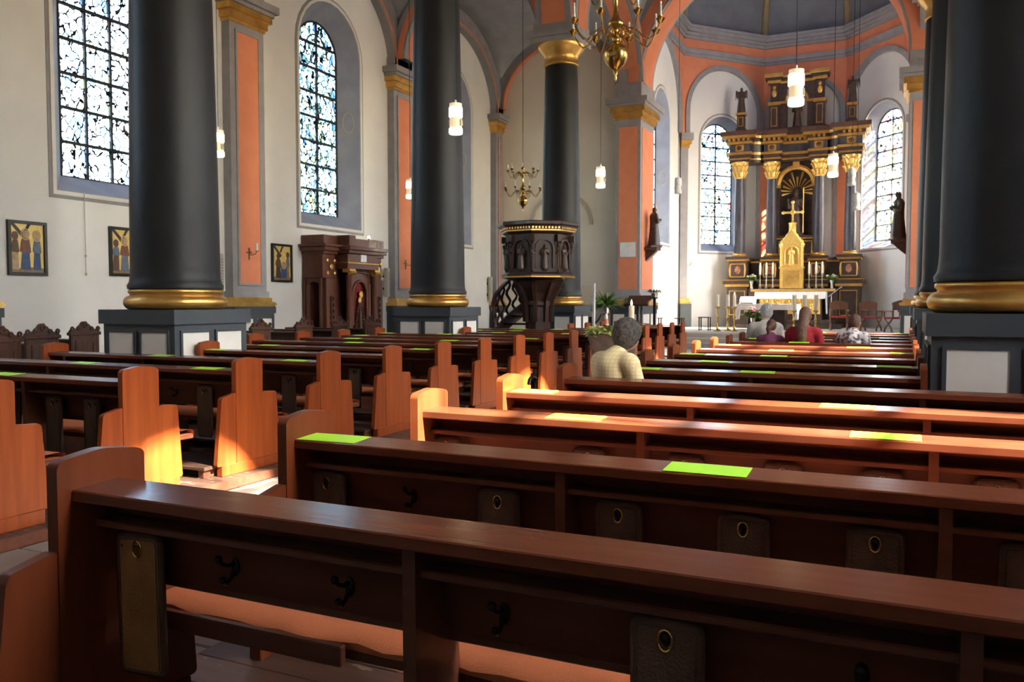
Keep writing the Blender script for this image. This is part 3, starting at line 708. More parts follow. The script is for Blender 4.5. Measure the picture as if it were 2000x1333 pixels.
# chancel vault: barrel and faceted half dome with ribs
m = MB(); zc = 12.66; ap = Vector((AX, 34.0, 17.0)); N = 10
def prof(p, t): return Vector((p[0]+(ap.x-p[0])*(1-math.cos(t)), p[1]+(ap.y-p[1])*(1-math.cos(t)), zc+(ap.z-zc)*math.sin(t)))
for k in range(1, 4):
    A = [prof(AP[k], PI/2*i/N) for i in range(N+1)]; B = [prof(AP[k+1], PI/2*i/N) for i in range(N+1)]; m.loft(A, B)
bar = [(AX-4.45*math.cos(PI*i/24), zc+4.3*math.sin(PI*i/24)) for i in range(25)]
m.loft([(x, 26.9, z) for x, z in bar], [(x, 34.2, z) for x, z in bar])
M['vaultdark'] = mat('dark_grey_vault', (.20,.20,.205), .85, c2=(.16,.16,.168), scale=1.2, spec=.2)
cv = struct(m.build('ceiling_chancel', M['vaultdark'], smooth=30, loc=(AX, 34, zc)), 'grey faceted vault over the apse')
M['ribgold'] = mat('ochre_rib_paint', (.30,.22,.11), .7)
for k in range(1, 5):
    pts = [prof(AP[k], PI/2*i/N)-Vector((0,0,.06)) for i in range(N+1)]
    MB().tube(pts, [.17-.006*i for i in range(N+1)], 8).build('rib', M['ribgold'], cv, 60)

# ------------------------------------------------------------------ pews
PZ = .07
PEWMESH = {}
def pm(key, fn):
    if key not in PEWMESH: PEWMESH[key] = fn()
    return PEWMESH[key]
def end_meshes(sg, shaded=False):
    """aisle end board, thickness towards +x*sg; y measured from the far corner of its tall plank"""
    t = .045
    x0, x1 = (0, t) if sg > 0 else (-t, 0)
    c = rpoly([(-.31,.075),(0,.075),(0,.905),(-.03,.918),(-.155,.935),(-.29,.918),(-.31,.90)], .022)
    n_ = rpoly([(-.525,.085),(-.312,.085),(-.312,.655),(-.335,.652),(-.455,.628),(-.468,.61)], .02)
    f_ = rpoly([(.002,.085),(.21,.085),(.172,.612),(.158,.628),(.002,.640)], .02)
    return (MB().prism(c, 'x', x0, x1).mesh('end_board', M['w_endr' if shaded else 'w_end'], smooth=50),
            MB().prism(n_, 'x', x0+.003, x1-.003).mesh('shoulder_plank', M['w_endr2' if shaded else 'w_end2'], smooth=50),
            MB().prism(f_, 'x', x0+.003, x1-.003).mesh('shoulder_plank', M['w_endr' if shaded else 'w_end'], smooth=50),
            rbox(x0-.008, x1+.008, -.48, .175, 0, .09, .005).mesh('base_block', M['w_endr2' if shaded else 'w_end2']))
hookm = None
def hook_mesh():
    m = MB(); m.ball((0,-.006,0), (.016,.008,.03), 10, 6)
    m.tube([(0,-.01,.012),(0,-.035,.012),(0,-.058,.022),(0,-.072,.036)], [.007,.006,.006,.006], 8).ball((0,-.074,.040), .0125)
    m.tube([(0,-.01,-.008),(0,-.026,-.03),(0,-.044,-.040),(0,-.056,-.030)], [.007,.006,.006,.006], 8).ball((0,-.058,-.026), .011)
    return m.mesh('coat_hook', M['iron'], smooth=60)
def bracket_mesh():
    return MB().prism([(-.12,0),(0,0),(0,-.05),(-.03,-.045)], 'x', -.012, .012).mesh('shelf_bracket', M['w_back'])
def post_mesh():
    p = [(-.205,0),(.30,0),(.30,.36),(.02,.375),(.0,.50),(-.03,.56),(-.03,.795),(-.215,.795)]
    return MB().prism(p, 'x', -.0185, .0185).mesh('divider_post', M['w_back'])
HOOKS = [.11,.49,.90,1.37,1.80,2.20,2.62,3.02,3.45,3.85]
def pew(label, x, y, L, sg, group, ends=(True, True), near=False, name='pew'):
    t = thing(name, label, 'pew', (x, y, PZ), group)
    shaded = 'right' in group
    em = pm(('end', sg, shaded), lambda: end_meshes(sg, shaded))
    def end(px, ems):
        e = put('end_board', ems[0], t, (px, 0, 0))
        for q in ems[1:3]: put('shoulder_plank', q, e)
        put('base_block', ems[3], e)
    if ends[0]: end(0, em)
    if ends[1]: end(sg*L, pm(('end', -sg, shaded), lambda: end_meshes(-sg, shaded)))
    a, b = (.045, L-(.045 if ends[1] else 0))
    def X(p, q): return (p, q) if sg > 0 else (-q, -p)
    key = (round(L, 3), sg, ends)
    def ledge():
        m = MB(); pr = [(-.258,.790),(-.262,.794),(-.262,.822),(-.2585,.826),(-.098,.833),(-.098,.797)]
        x0, x1 = X(a, b); return m.prism(pr, 'x', x0, x1).mesh('ledge', M['w_ledge'])
    put('ledge', pm(('ledge',)+key, ledge), t)
    x0, x1 = X(a, b)
    put('book_shelf', pm(('shelf',)+key, lambda: rbox(x0, x1, -.188, -.085, .700, .722, .004).mesh('book_shelf', M['w_back'])), t)
    put('back_panel', pm(('back',)+key, lambda: MB().prism([(-.125,.80),(-.102,.80),(-.010,.508),(-.033,.508)], 'x', x0, x1).mesh('back_panel', M['w_back'])), t)
    put('back_rail', pm(('rail',)+key, lambda: rbox(x0, x1, -.036, -.001, .488, .512, .004).mesh('back_rail', M['w_back'])), t)
    put('seat', pm(('seat',)+key, lambda: rbox(x0, x1, .02, .365, .345, .378, .006).mesh('seat', M['w_back'])), t)
    def cush():
        m = MB(); n = 40; rows = [(.01,.380),(.005,.400),(.02,.416),(.10,.418),(.33,.418),(.37,.408),(.375,.380)]
        vs = []
        for i in range(n+1):
            xx = x0+(x1-x0)*i/n; wv = .006*math.sin(i*1.7)+.004*math.sin(i*.6+1)+.01
            for j, (yy, zz) in enumerate(rows): vs.append((xx, yy+wv*(1 if j < 3 else 0)-.01, zz+(.006*math.sin(i*2.3) if j in (1,2,3) else 0)))
        k = len(rows); fs = [(i*k+j, (i+1)*k+j, (i+1)*k+j+1, i*k+j+1) for i in range(n) for j in range(k-1)]
        fs += [(i*k+k-1, (i+1)*k+k-1, (i+1)*k, i*k) for i in range(n)]
        m.add(vs, fs); return m.mesh('seat_cushion', M['cushion'], smooth=50)
    put('seat_cushion', pm(('cush',)+key, cush), t)
    if sg < 0: put('footboard', pm(('foot',)+key, lambda: rbox(*X(.06, b), -.60, -.27, .062, .092, .006).mesh('footboard', M['w_worn'])), t)
    fb = pm(('fblock',), lambda: rbox(-.03, .03, -.58, -.30, 0, .062, .004).mesh('foot_block', M['w_back']))
    p = 1.19-.0
    pos = .02+1.18
    px = 1.18
    while px < L-.2:
        put('divider_post', pm(('post',), post_mesh), t, (sg*px, 0, 0)); px += 1.21
    q = .12
    while q < L and (sg < 0 or near): put('foot_block', fb, t, (sg*q, 0, 0)); q += 1.2
    for h in HOOKS:
        if h > L-.08: break
        put('coat_hook', pm(('hook',), hook_mesh), t, (sg*h, -.064, .60))
    if near:
        put('seat_rail', rbox(*X(.05, .84), -.035, -.008, .345, .405, .004).mesh('seat_rail', M['w_back']), t)
    return t
RY = [1.9345+n for n in range(5)]+[5.9345+1.075*k for k in range(1, 11)]
EY = [3.294+1.0815*n for n in range(17)]
RLEN = [3.75]*5+[2.44]*10
RP = []
for i, y in enumerate(RY):
    lab = ['dark wooden pew nearest the camera, with hooks and two leather pads', 'second right-hand pew from the camera, with two green papers',
           'first of the two brightly sunlit right-hand pews', 'second of the two brightly sunlit right-hand pews', 'right-hand pew where the man in the yellow shirt sits'][i] if i < 5 else 'right-hand pew, %s row counted from the camera' % ORD[i]
    RP.append(pew(lab, -2.26, y, RLEN[i], 1, 'right-hand nave pews', near=(i == 0)))
EL = []
for n, y in enumerate(EY):
    L = 3.85
    if n in (4, 10): L = 2.62
    if n >= 13: L = 1.75
    EL.append(pew('left-hand nave pew, %s row counted from the camera' % ORD[n], -4.85, y, L, -1, 'left-hand nave pews'))

# carved pews by the left wall
def carved_pew(label, x, y, L):
    t = thing('carved_pew', label, 'pew', (x, y, 0), 'dark carved pews along the left wall')
    m = MB(); m.prism(rpoly([(-.24,0),(.24,0),(.24,.98),(-.24,.98)], .01), 'x', -.05, 0)
    e = m.build('end_board', M['w_carved'], None); e.parent = t
    def sub(mb, nm, par=e):
        o = mb.build(nm, M['w_carved']); o.parent = par; return o
    sub(MB().box(-.055, .012, -.17, .17, .12, .16).box(-.055, .012, -.17, .17, .84, .88).box(-.055, .012, -.17, -.13, .16, .84).box(-.055, .012, .13, .17, .16, .84), 'panel_frame')
    sub(rbox(-.065, .02, -.27, .27, .96, 1.01, .01), 'cornice')
    cr = [(-.25,1.01)]+[(-.25+.5*i/20, 1.03+.13*math.exp(-((i-10)/4.2)**2)+.018*abs(math.sin(i*1.3))) for i in range(21)]+[(.25,1.01)]
    o = sub(MB().prism(cr, 'x', -.045, 0), 'scroll_crest')
    for yy, r in ((-.22,.022),(.22,.022),(-.11,.02),(.11,.02),(0,.03)):
        sub(MB().tube([(.004, yy+r*math.cos(2*PI*i/12), (1.06 if abs(yy) > .01 else 1.11)+r*math.sin(2*PI*i/12)) for i in range(12)], .016, 6, True), 'scroll')
    sub(rbox(-L, -.05, -.16, .06, .86, .895, .006), 'ledge', t); sub(rbox(-L, -.05, .02, .05, .40, .86, .004), 'back_panel', t)
    sub(rbox(-L, -.05, .05, .44, .40, .435, .006), 'seat', t); sub(rbox(-L, -.05, .40, .43, 0, .40, .004), 'seat_front', t)
    return t
for lab, x, y in [('dark carved pew with scroll crest at the left edge of the picture', -9.95, 6.62), ('dark carved pew with scroll crest, second from the left edge', -10.6, 7.62), ('dark carved pew by the wall just left of the nearest column', -11.25, 8.78),
                  ('dark carved pew just right of the nearest column', -10.45, 11.75), ('dark carved pew in front of the confessional side', -10.45, 12.95), ('dark carved pew in front of the confessional door', -10.45, 14.1), ('dark carved pew right of the confessional door', -10.45, 15.2)]:
    carved_pew(lab, x, y, 12.7+x)

# ------------------------------------------------------------------ green papers on the ledges
cardm = rbox(-.135, .135, -.068, .068, 0, .0016, .0004).mesh('green_paper', M['card'])
whitecard = None
CARDS = []
def card(x, y, where, z=PZ+.8305, rz=0.):
    o = bpy.data.objects.new('green_paper', cardm); C.objects.link(o); o.location = (x, y-.18, z); o.rotation_euler = (.044, 0, rz+random.uniform(-.05,.05))
    o['where'] = where; CARDS.append(o); return o
RC = [(1,-2.08),(1,-.57),(2,-1.41),(2,-.05),(3,-2.06),(3,-.25),(5,-1.03),(5,-1.95),(6,-1.58),(6,-.05),(7,-2.03),(7,-1.19),(8,-1.25),(8,.03),(9,-2.03),(9,-.47),(10,-1.28),(11,-2.0),(12,-1.25),(12,-.44),(14,-1.40),(14,.03),(13,-.61)]
ECD = [(1,-6.27),(2,-6.78),(2,-5.28),(3,-7.01),(3,-5.24),(4,-7.30),(5,-7.46),(9,-8.50),(8,-8.3),(7,-7.7),(6,-6.9),(9,-7.3),(7,-5.99),(5,-5.15),(11,-7.79),(10,-6.77),(8,-5.17),(11,-6.9),(12,-7.3),(12,-6.46),(14,-5.9),(10,-5.36)]
byrow = {}
for side, lst, rows in (('right', RC, RY), ('left', ECD, EY)):
    for r, x in lst: byrow.setdefault((side, r), []).append(x)
for (side, r), xs in byrow.items():
    xs.sort(key=lambda v: v if side == 'right' else -v)
    for k, x in enumerate(xs):
        o = card(x, (RY if side == 'right' else EY)[r], '')
        del o['where']
        pos = '' if len(xs) == 1 else (', nearer the aisle' if k == 0 else ', farther from the aisle')
        tag(o, 'bright green paper on the %s %s-hand pew ledge%s' % (ORD[r], side, pos), 'paper', 'green papers on the pew ledges')
for lab, x, y in (('green paper on the carved pew before the confessional side', -11.3, 12.9), ('green paper on the carved pew before the confessional door', -11.4, 14.05), ('green paper on the carved pew right of the confessional door', -11.1, 15.15)):
    tag(card(x, y+.13, '', .898), lab, 'paper', 'green papers on the pew ledges')
wp = bpy.data.objects.new('white_paper', rbox(-.10, .10, -.065, .065, 0, .0016, .0004).mesh('white_paper', M['paper'])); C.objects.link(wp); wp.location = (-1.02, RY[11]-.18, PZ+.8305); wp.rotation_euler = (.044, 0, .05)
tag(wp, 'white paper sheet lying on the ledge beside the woman in crimson', 'paper')
for o in CARDS:
    if 'where' in o: del o['where']

# ------------------------------------------------------------------ kneeling pads hung on the hooks
def pad_meshes():
    out = rpoly([(-.073,-.385),(.073,-.385),(.073,.035),(-.073,.035)], .02, 4)
    front = MB(); N = len(out); hole = [(.016*math.cos(2*PI*i/N+2.2), .024*math.sin(2*PI*i/N+2.2)) for i in range(N)]
    # align hole start with outline start
    import cmath
    def ring(o): return [min(range(N), key=lambda q: 0)]
    hole = []
    for (a, b) in out:
        g = math.atan2(b, a); hole.append((.014*math.cos(g), .022*math.sin(g)))
    front.loft([(a, 0, b) for a, b in out], [(a, 0, b) for a, b in hole], True)
    front.loft([(a, .026, b) for a, b in out], [(a, .026, b) for a, b in hole], True)
    front.loft([(a, 0, b) for a, b in out], [(a, .026, b) for a, b in out], True)
    front.loft([(a, 0, b) for a, b in hole], [(a, .026, b) for a, b in hole], True)
    me = front.mesh('pad_body', M['leather']); recalc(me)
    seam = MB().tube([(a*.93, -.001, -.175+(b+.175)*.975) for a, b in out], .0022, 5, True).mesh('seam', M['w_carved'])
    eye = MB().tube([(.0165*math.cos(2*PI*i/16), -.002, .0245*math.sin(2*PI*i/16)) for i in range(16)], .003, 6, True).mesh('eyelet', M['brass'])
    edge = MB().tube([(a, .013, b) for a, b in out], .0135, 6, True).mesh('edge_binding', M['leather'], smooth=60)
    return me, seam, eye, edge
PADM = pad_meshes()
def pad(x, y, label, rz=0., tilt=0., m2=None):
    t = thing('kneeling_pad', label, 'kneeling pad', (x, y-.142, PZ+.632), 'leather kneeling pads hung on the pews')
    t.rotation_euler = (tilt, 0, rz)
    me = PADM[0]
    if m2: me = PADM[0].copy(); me.materials[0] = m2
    put('pad_body', me, t); put('seam', PADM[1], t); put('eyelet', PADM[2], t); put('edge_binding', PADM[3], t)
    return t
NTH = ['nearest the aisle', 'second from the aisle', 'third from the aisle', 'fourth from the aisle', 'fifth from the aisle', 'sixth from the aisle', 'seventh from the aisle', 'eighth from the aisle']
pad(-2.09, RY[0], 'worn tan leather kneeling pad hanging at the left end of the nearest pew', .12, .02, M['leatherback'])
pad(-.46, RY[0], 'brown stitched leather kneeling pad at the bottom of the picture, nearest pew', -.06, .02)
for row, idx in ((1, (0,2,3,4,5,6,7)), (2, (0,2,3,4,5,6)), (3, (1,3,5)), (4, (0,2)), (5, (1,3))):
    for k, h in enumerate(idx):
        if HOOKS[h] < RLEN[row]-.1: pad(-2.26+HOOKS[h], RY[row], 'brown leather kneeling pad on the %s right-hand pew, %s' % (ORD[row], NTH[k]), random.uniform(-.05,.05))
for row in range(1, 12):
    idx = (0,1,2,3) if row in (1,) else ((0,1) if row < 5 else (0,2))
    for k, h in enumerate(idx):
        pad(-4.85-HOOKS[h]-(.03 if row > 1 else .05), EY[row], 'brown leather kneeling pad on the %s left-hand pew, %s' % (ORD[row], NTH[k]), random.uniform(-.05,.05))

# ------------------------------------------------------------------ pendant lamps
M['lampglass'] = emit('lit_lamp_glass', (1,.78,.46), 5)
gl = bpy.data.materials.new('clear_lamp_glass'); gl.use_nodes = True; b = gl.node_tree.nodes['Principled BSDF']
b.inputs['Base Color'].default_value = (1,.96,.9,1); b.inputs['Transmission Weight'].default_value = 1; b.inputs['Roughness'].default_value = .06; b.inputs['IOR'].default_value = 1.12; M['clear'] = gl
M['glow'] = emit('warm_lit_glass', (.9,.66,.42), .42)
def lamp_meshes():
    r = .085
    def cyl(r, z0, z1): return [(r*.9, z0), (r, z0+.012), (r, z1-.012), (r*.9, z1)]
    return dict(
        upper_diffuser=(MB().lathe([(.02,.01)]+cyl(r+.010, .02, .165)+[(.02,.17)], n=24).mesh('upper_diffuser', M['lampglass'], smooth=50),),
        lower_diffuser=(MB().lathe([(.02,-.205)]+cyl(r+.010, -.21, -.125)+[(.02,-.12)], n=24).mesh('lower_diffuser', M['lampglass'], smooth=50),),
        glass_tube=(MB().lathe([(r-.010,-.13),(r,-.13),(r,.03),(r-.010,.03),(r-.010,-.13)], n=24).mesh('glass_tube', M['glow'], smooth=50),),
        glass_rim=(MB().lathe([(r-.008,.165),(r+.004,.165),(r+.004,.215),(r-.008,.215),(r-.008,.165)], n=24).mesh('glass_rim', M['glow'], smooth=50),),
        socket=(MB().box(-r-.012,-r+.03,-.03,.03,-.10,-.01).box(r-.03,r+.012,-.03,.03,-.10,-.01).mesh('socket', M['beige']),),
        top_cap=(MB().lathe([(0,.20),(.05,.20),(.05,.225),(.012,.235),(.012,.27),(0,.27)], n=16).mesh('top_cap', M['silver'], smooth=50),))
LM = lamp_meshes()
def lamp(label, x, y, z=4.05, top=11.0, lit=True):
    t = thing('pendant_lamp', label, 'lamp', (x, y, z), 'glass pendant lamps')
    for k, v in LM.items():
        me = v[0]
        if not lit and ('diffuser' in k or 'glass' in k): me = me.copy(); me.materials[0] = M['white']
        put(k, me, t)
    MB().tube([(x, y, z+.26), (x, y, top)], .006, 6).build('cord', M['iron'], t)
for a in [('bright glass pendant lamp hanging in front of the altar attic', -1.206, 10.74, 4.05, 13), ('bright glass pendant lamp in front of the second dark column', -5.772, 10.51, 4.05, 13),
          ('glass pendant lamp between pulpit column and orange pier', -5.71, 16.62, 4.05, 13), ('glass pendant lamp in front of the right altar columns', -1.227, 17.06, 4.05, 13),
          ('glass pendant lamp at the left edge of the second dark column', -10.25, 16.49, 4.05, 10.4), ('glass pendant lamp at the right edge of the nearest column', -10.176, 10.48, 4.05, 10.4)]: lamp(*a)
lamp('small unlit pendant lamp by the left chancel window', -5.55, 22.6, 4.62, 13, False)
lamp('small unlit pendant lamp before the outer right altar column', -1.20, 22.9, 4.62, 13, False)
lamp('small unlit pendant lamp beside the right apse window', -1.10, 23.4, 4.05, 13, False)

# ------------------------------------------------------------------ pictures on the left wall
def picture(label, y0, y1, z0, z1, kind):
    x = WL; t = thing('picture', label, 'picture', (x, (y0+y1)/2, z0), 'stations of the cross on the left wall')
    f = MB()
    for a in ((y0, y1, z0, z0+.05), (y0, y1, z1-.05, z1), (y0, y0+.05, z0+.05, z1-.05), (y1-.05, y1, z0+.05, z1-.05)): f.box(x, x+.055, a[0], a[1], a[2], a[3])
    f.build('frame', M['blackwood'], t)
    MB().box(x+.005, x+.02, y0+.05, y1-.05, z0+.05, z1-.05).build('gold_ground', M['goldground'], t)
    W = y1-y0-.1; H = z1-z0-.1
    def P(u, v): return (y0+.05+u*W, z0+.05+v*H)
    def fig(pts, nm, mt, d=.024): MB().prism([P(*p) for p in pts], 'x', x+.018, x+d).build(nm, mt, t)
    fig([(0,0),(1,0),(1,.09),(.6,.11),(.3,.08),(0,.1)], 'painted_ground', M['p_earth'])
    fig([(.0,1),(.12,1),(.5,.72),(.42,.66)], 'painted_cross', M['p_dark']); fig([(.45,.80),(.62,1),(.52,1),(.38,.82)], 'painted_cross', M['p_dark'])
    def robe(cx, w, top, lower, upper, k):
        fig([(cx-w*.8,.06),(cx+w*.7,.05),(cx+w*.55,.5),(cx-w*.5,.5)], 'painted_robe', lower, .026)
        fig(rpoly([(cx-w*.9,.42),(cx+w*.85,.40),(cx+w*.55,top-.14),(cx,top-.1),(cx-w*.6,top-.16)], .05), 'painted_robe', upper, .028)
        c = P(cx, top-.05); m = MB(); pl = [(c[0]+.055*math.cos(2*PI*i/14), c[1]+.07*math.sin(2*PI*i/14)) for i in range(14)]
        MB().prism(pl, 'x', x+.018, x+.030).build('painted_head', M['p_face' if k else 'p_brown'], t)
        if k: MB().tube([(x+.025, c[0]+.075*math.cos(2*PI*i/16), c[1]+.09*math.sin(2*PI*i/16)) for i in range(16)], .009, 5, True).build('painted_halo', M['goldground'], t)
    if kind == 0: robe(.14,.14,.80,M['p_face'],M['p_brown'],0); robe(.45,.20,.84,M['p_blue'],M['p_red'],1); robe(.80,.16,.82,M['p_blue'],M['p_greyblue'],1)
    elif kind == 1: robe(.16,.16,.74,M['p_brown'],M['p_greyblue'],0); robe(.48,.20,.80,M['p_greyblue'],M['p_red'],1); robe(.84,.16,.74,M['p_red'],M['p_brown'],0)
    else:
        robe(.3,.2,.75,M['p_dark'],M['p_brown'],0); robe(.62,.26,.50,M['p_blue'],M['p_red'],1); robe(.85,.12,.8,M['p_earth'],M['p_greyblue'],0)
M['blackwood'] = mat('black_frame_wood', (.018,.013,.011), .4)
M['goldground'] = mat('gold_leaf_ground', (.86,.66,.25), .4, .15, c2=(.78,.56,.18), scale=9)
for k, c in dict(p_earth=(.30,.20,.11), p_dark=(.07,.045,.035), p_brown=(.15,.075,.045), p_red=(.24,.09,.055), p_blue=(.055,.10,.24), p_greyblue=(.16,.20,.27), p_face=(.55,.36,.22)).items(): M[k] = mat(k, c, .5, c2=tuple(v*.7 for v in c), scale=14)
picture('framed gold-ground painting nearest the left edge, three standing figures', 8.86, 9.54, 1.905, 2.80, 0)
picture('framed gold-ground painting half hidden by the nearest column', 10.78, 11.48, 1.945, 2.85, 1)
picture('framed gold-ground painting left of the confessional, fallen figure in blue', 15.12, 15.82, 1.935, 2.82, 2)
cord = thing('pull_cord', 'thin pull cord hanging on the wall between two paintings', 'cord', (WL+.05, 10.27, 1.95))
MB().tube([(WL+.05, 10.27, 1.96), (WL+.05, 10.27, 3.4)], .008, 6).build('cord', M['beige'], cord)
MB().lathe([(0,1.93),(.018,1.94),(.02,1.97),(0,1.99)], (WL+.05, 10.27), 8).build('toggle', M['beige'], cord, 60); MB().ball((WL+.05, 10.27, 2.28), .022, 8, 6).build('knot', M['beige'], cord, 60)

# wall sconces and column loudspeakers
def sconce(label, x, y, z, s=1):
    t = thing('candle_sconce', label, 'sconce', (x, y, z), 'iron cross candle sconces')
    MB().box(x, x+.02, y-.015, y+.015, z-.13, z+.13).box(x, x+.02, y-.08, y+.08, z+.01, z+.04).build('iron_cross', M['twig'], t)
    MB().tube([(x+.01, y, z-.02), (x+.10, y, z-.03), (x+.20, y, z), (x+.22, y, z+.05)], .009, 6).build('arm', M['twig'], t)
    MB().lathe([(0,z+.04),(.045,z+.05),(.05,z+.06),(0,z+.06)], (x+.22, y), 12).build('drip_pan', M['brass'], t)
    MB().lathe([(0,z+.06),(.03,z+.06),(.03,z+.22),(.0,z+.225)], (x+.22, y), 12).build('candle', M['wax'], t)
sconce('iron cross sconce with candle on the pilaster by the nearest column', WL+.24, 14.15, 2.52)
sconce('iron cross sconce with candle on the pilaster by the second column', WL+.24, 20.5, 2.55)
sconce('iron cross sconce with candle on the slim pilaster left of the altar', CL+.26, 34.1, 3.0)
for lab, y, z0, z1 in (('slim beige column loudspeaker beside the pilaster near the first column', 13.40, 1.58, 2.48), ('slim beige column loudspeaker beside the pilaster near the second column', 19.72, 1.62, 2.42), ('slim beige column loudspeaker on the wall left of the pulpit', 26.2, 1.5, 2.35)):
    t = thing('column_loudspeaker', lab, 'loudspeaker', (WL, y, z0), 'slim beige loudspeakers')
    rbox(WL+.06, WL+.18, y-.065, y+.065, z0, z1, .012).build('cabinet', M['beige'], t); MB().box(WL, WL+.06, y-.03, y+.03, z0+.2, z0+.26).box(WL, WL+.06, y-.03, y+.03, z1-.26, z1-.2).build('wall_bracket', M['iron'], t)
    g = MB()
    for k in range(int((z1-z0-.1)/.06)): g.box(WL+.18, WL+.185, y-.05, y+.05, z0+.05+k*.06, z0+.085+k*.06)
    g.build('grille', M['greytrim'], t)

# ------------------------------------------------------------------ carved figures
def figure_mb(h, res=None, wings=False, arm=(1,1), lean=0., seated=False, crown=None):
    """robed standing figure of height h, facing -y"""
    P = [('c',(0,0,.03),(0,0,.50),.155,.105),('c',(0,0,.5),(0,.0,.74),.105,.115),('c',(-.085,0,.77),(.085,0,.77),.062,.062),
         ('c',(0,0,.80),(0,-.01,.86),.04,.04),('e',(0,-.012,.92),(.052,.06,.075)),('c',(0,-.07,.915),(0,-.078,.905),.012,.014),
         ('c',(-.04,-.10,.02),(-.03,-.08,.45),.06,.03),('c',(.06,-.09,.02),(.04,-.08,.5),.055,.03),('c',(.11,.0,.02),(.08,0,.5),.06,.04),('c',(-.11,.02,.02),(-.08,0,.5),.06,.04)]
    for s, a in ((-1, arm[0]), (1, arm[1])):
        el = (s*.155, -.03, .60); P.append(('c',(s*.125,0,.77),el,.05,.045))
        hd = (s*.07, -.15, .66) if a == 1 else ((s*.17, -.13, .78) if a == 2 else (s*.10,-.14,.50))
        P.append(('c', el, hd, .042, .026)); P.append(('e', hd, (.026,.03,.034)))
    if wings:
        for s in (-1, 1): P += [('c',(s*.05,.08,.78),(s*.20,.13,.88),.03,.025),('c',(s*.20,.13,.88),(s*.24,.13,.52),.032,.012),('c',(s*.14,.12,.83),(s*.16,.12,.50),.03,.012)]
    if crown: P += [('c',(0,0,.97),(0,.005,1.06),.05,.02)]
    m = organic(P, res or .016, .03)
    m.v = [(x*h, y*h, z*h) for x, y, z in m.v]; return m
FIG = {}
def statue(label, loc, h, rz=0., mt='bronze', name='statue', group=None, parent=None, wings=False, arm=(1,1), crown=None, console=None, attr=None):
    k = (wings, arm, crown)
    if k not in FIG: FIG[k] = figure_mb(1., .02, wings, arm, crown=crown)
    m = MB(); m.v = [(x*h, y*h, z*h) for x, y, z in FIG[k].v]; m.f = FIG[k].f
    me = m.mesh('figure', M[mt], smooth=60)
    if parent: return put(name, me, parent, tuple(Vector(loc)-Vector(wloc(parent))), rz)
    t = thing(name, label, 'statue', loc, group, rz)
    put('figure', me, t)
    rbox(-.16*h, .16*h, -.16*h, .16*h, -.06*h, .01, .01).mesh('base', M[mt])
    put('base', rbox(-.17*h, .17*h, -.16*h, .16*h, -.05*h, .006, .01).mesh('base', M[mt]), t)
    if attr: put('staff', MB().tube([(.17*h,-.14*h,0),(.17*h,-.14*h,1.05*h)], .012*h, 6).mesh('staff', M['gold']), t)
    return t
def console(label, x, y, z, w, s):
    t = thing('wall_console', label, 'console', (x, y, z-.45))
    MB().box(min(x, x+s*w), max(x, x+s*w), y-w*.6, y+w*.6, z-.10, z).build('shelf', M['w_carved'], t)
    MB().prism([(x, z-.45), (x, z-.1), (x+s*w*.9, z-.1), (x+s*w*.55, z-.25)], 'y', y-.12, y+.12).build('bracket', M['w_carved'], t)
console('dark wooden console on the left pier under a statue', -7.70, 27.1, 3.28, .42, 1)
statue('dark painted statue of a robed figure on the left pier', (-7.45, 27.1, 3.335), 1.28, PI/2+.7, arm=(1,2), attr=True)
console('pale console on the right pier under a statue', .10, 27.1, 3.30, .42, -1)
statue('dark statue of a robed figure on the right pier, seen in profile', (-.12, 27.1, 3.36), 1.35, -PI/2+.3)
bd = thing('notice_board', 'white square notice board on the orange pier', 'board', (-8.10, 26.38, 2.95))
rbox(-8.38, -7.86, 26.35, 26.382, 2.95, 3.42, .006).build('sheet', M['paper'], bd); 
MB().box(-8.40, -7.84, 26.366, 26.386, 2.93, 3.44).build('backing', M['beige'], bd)

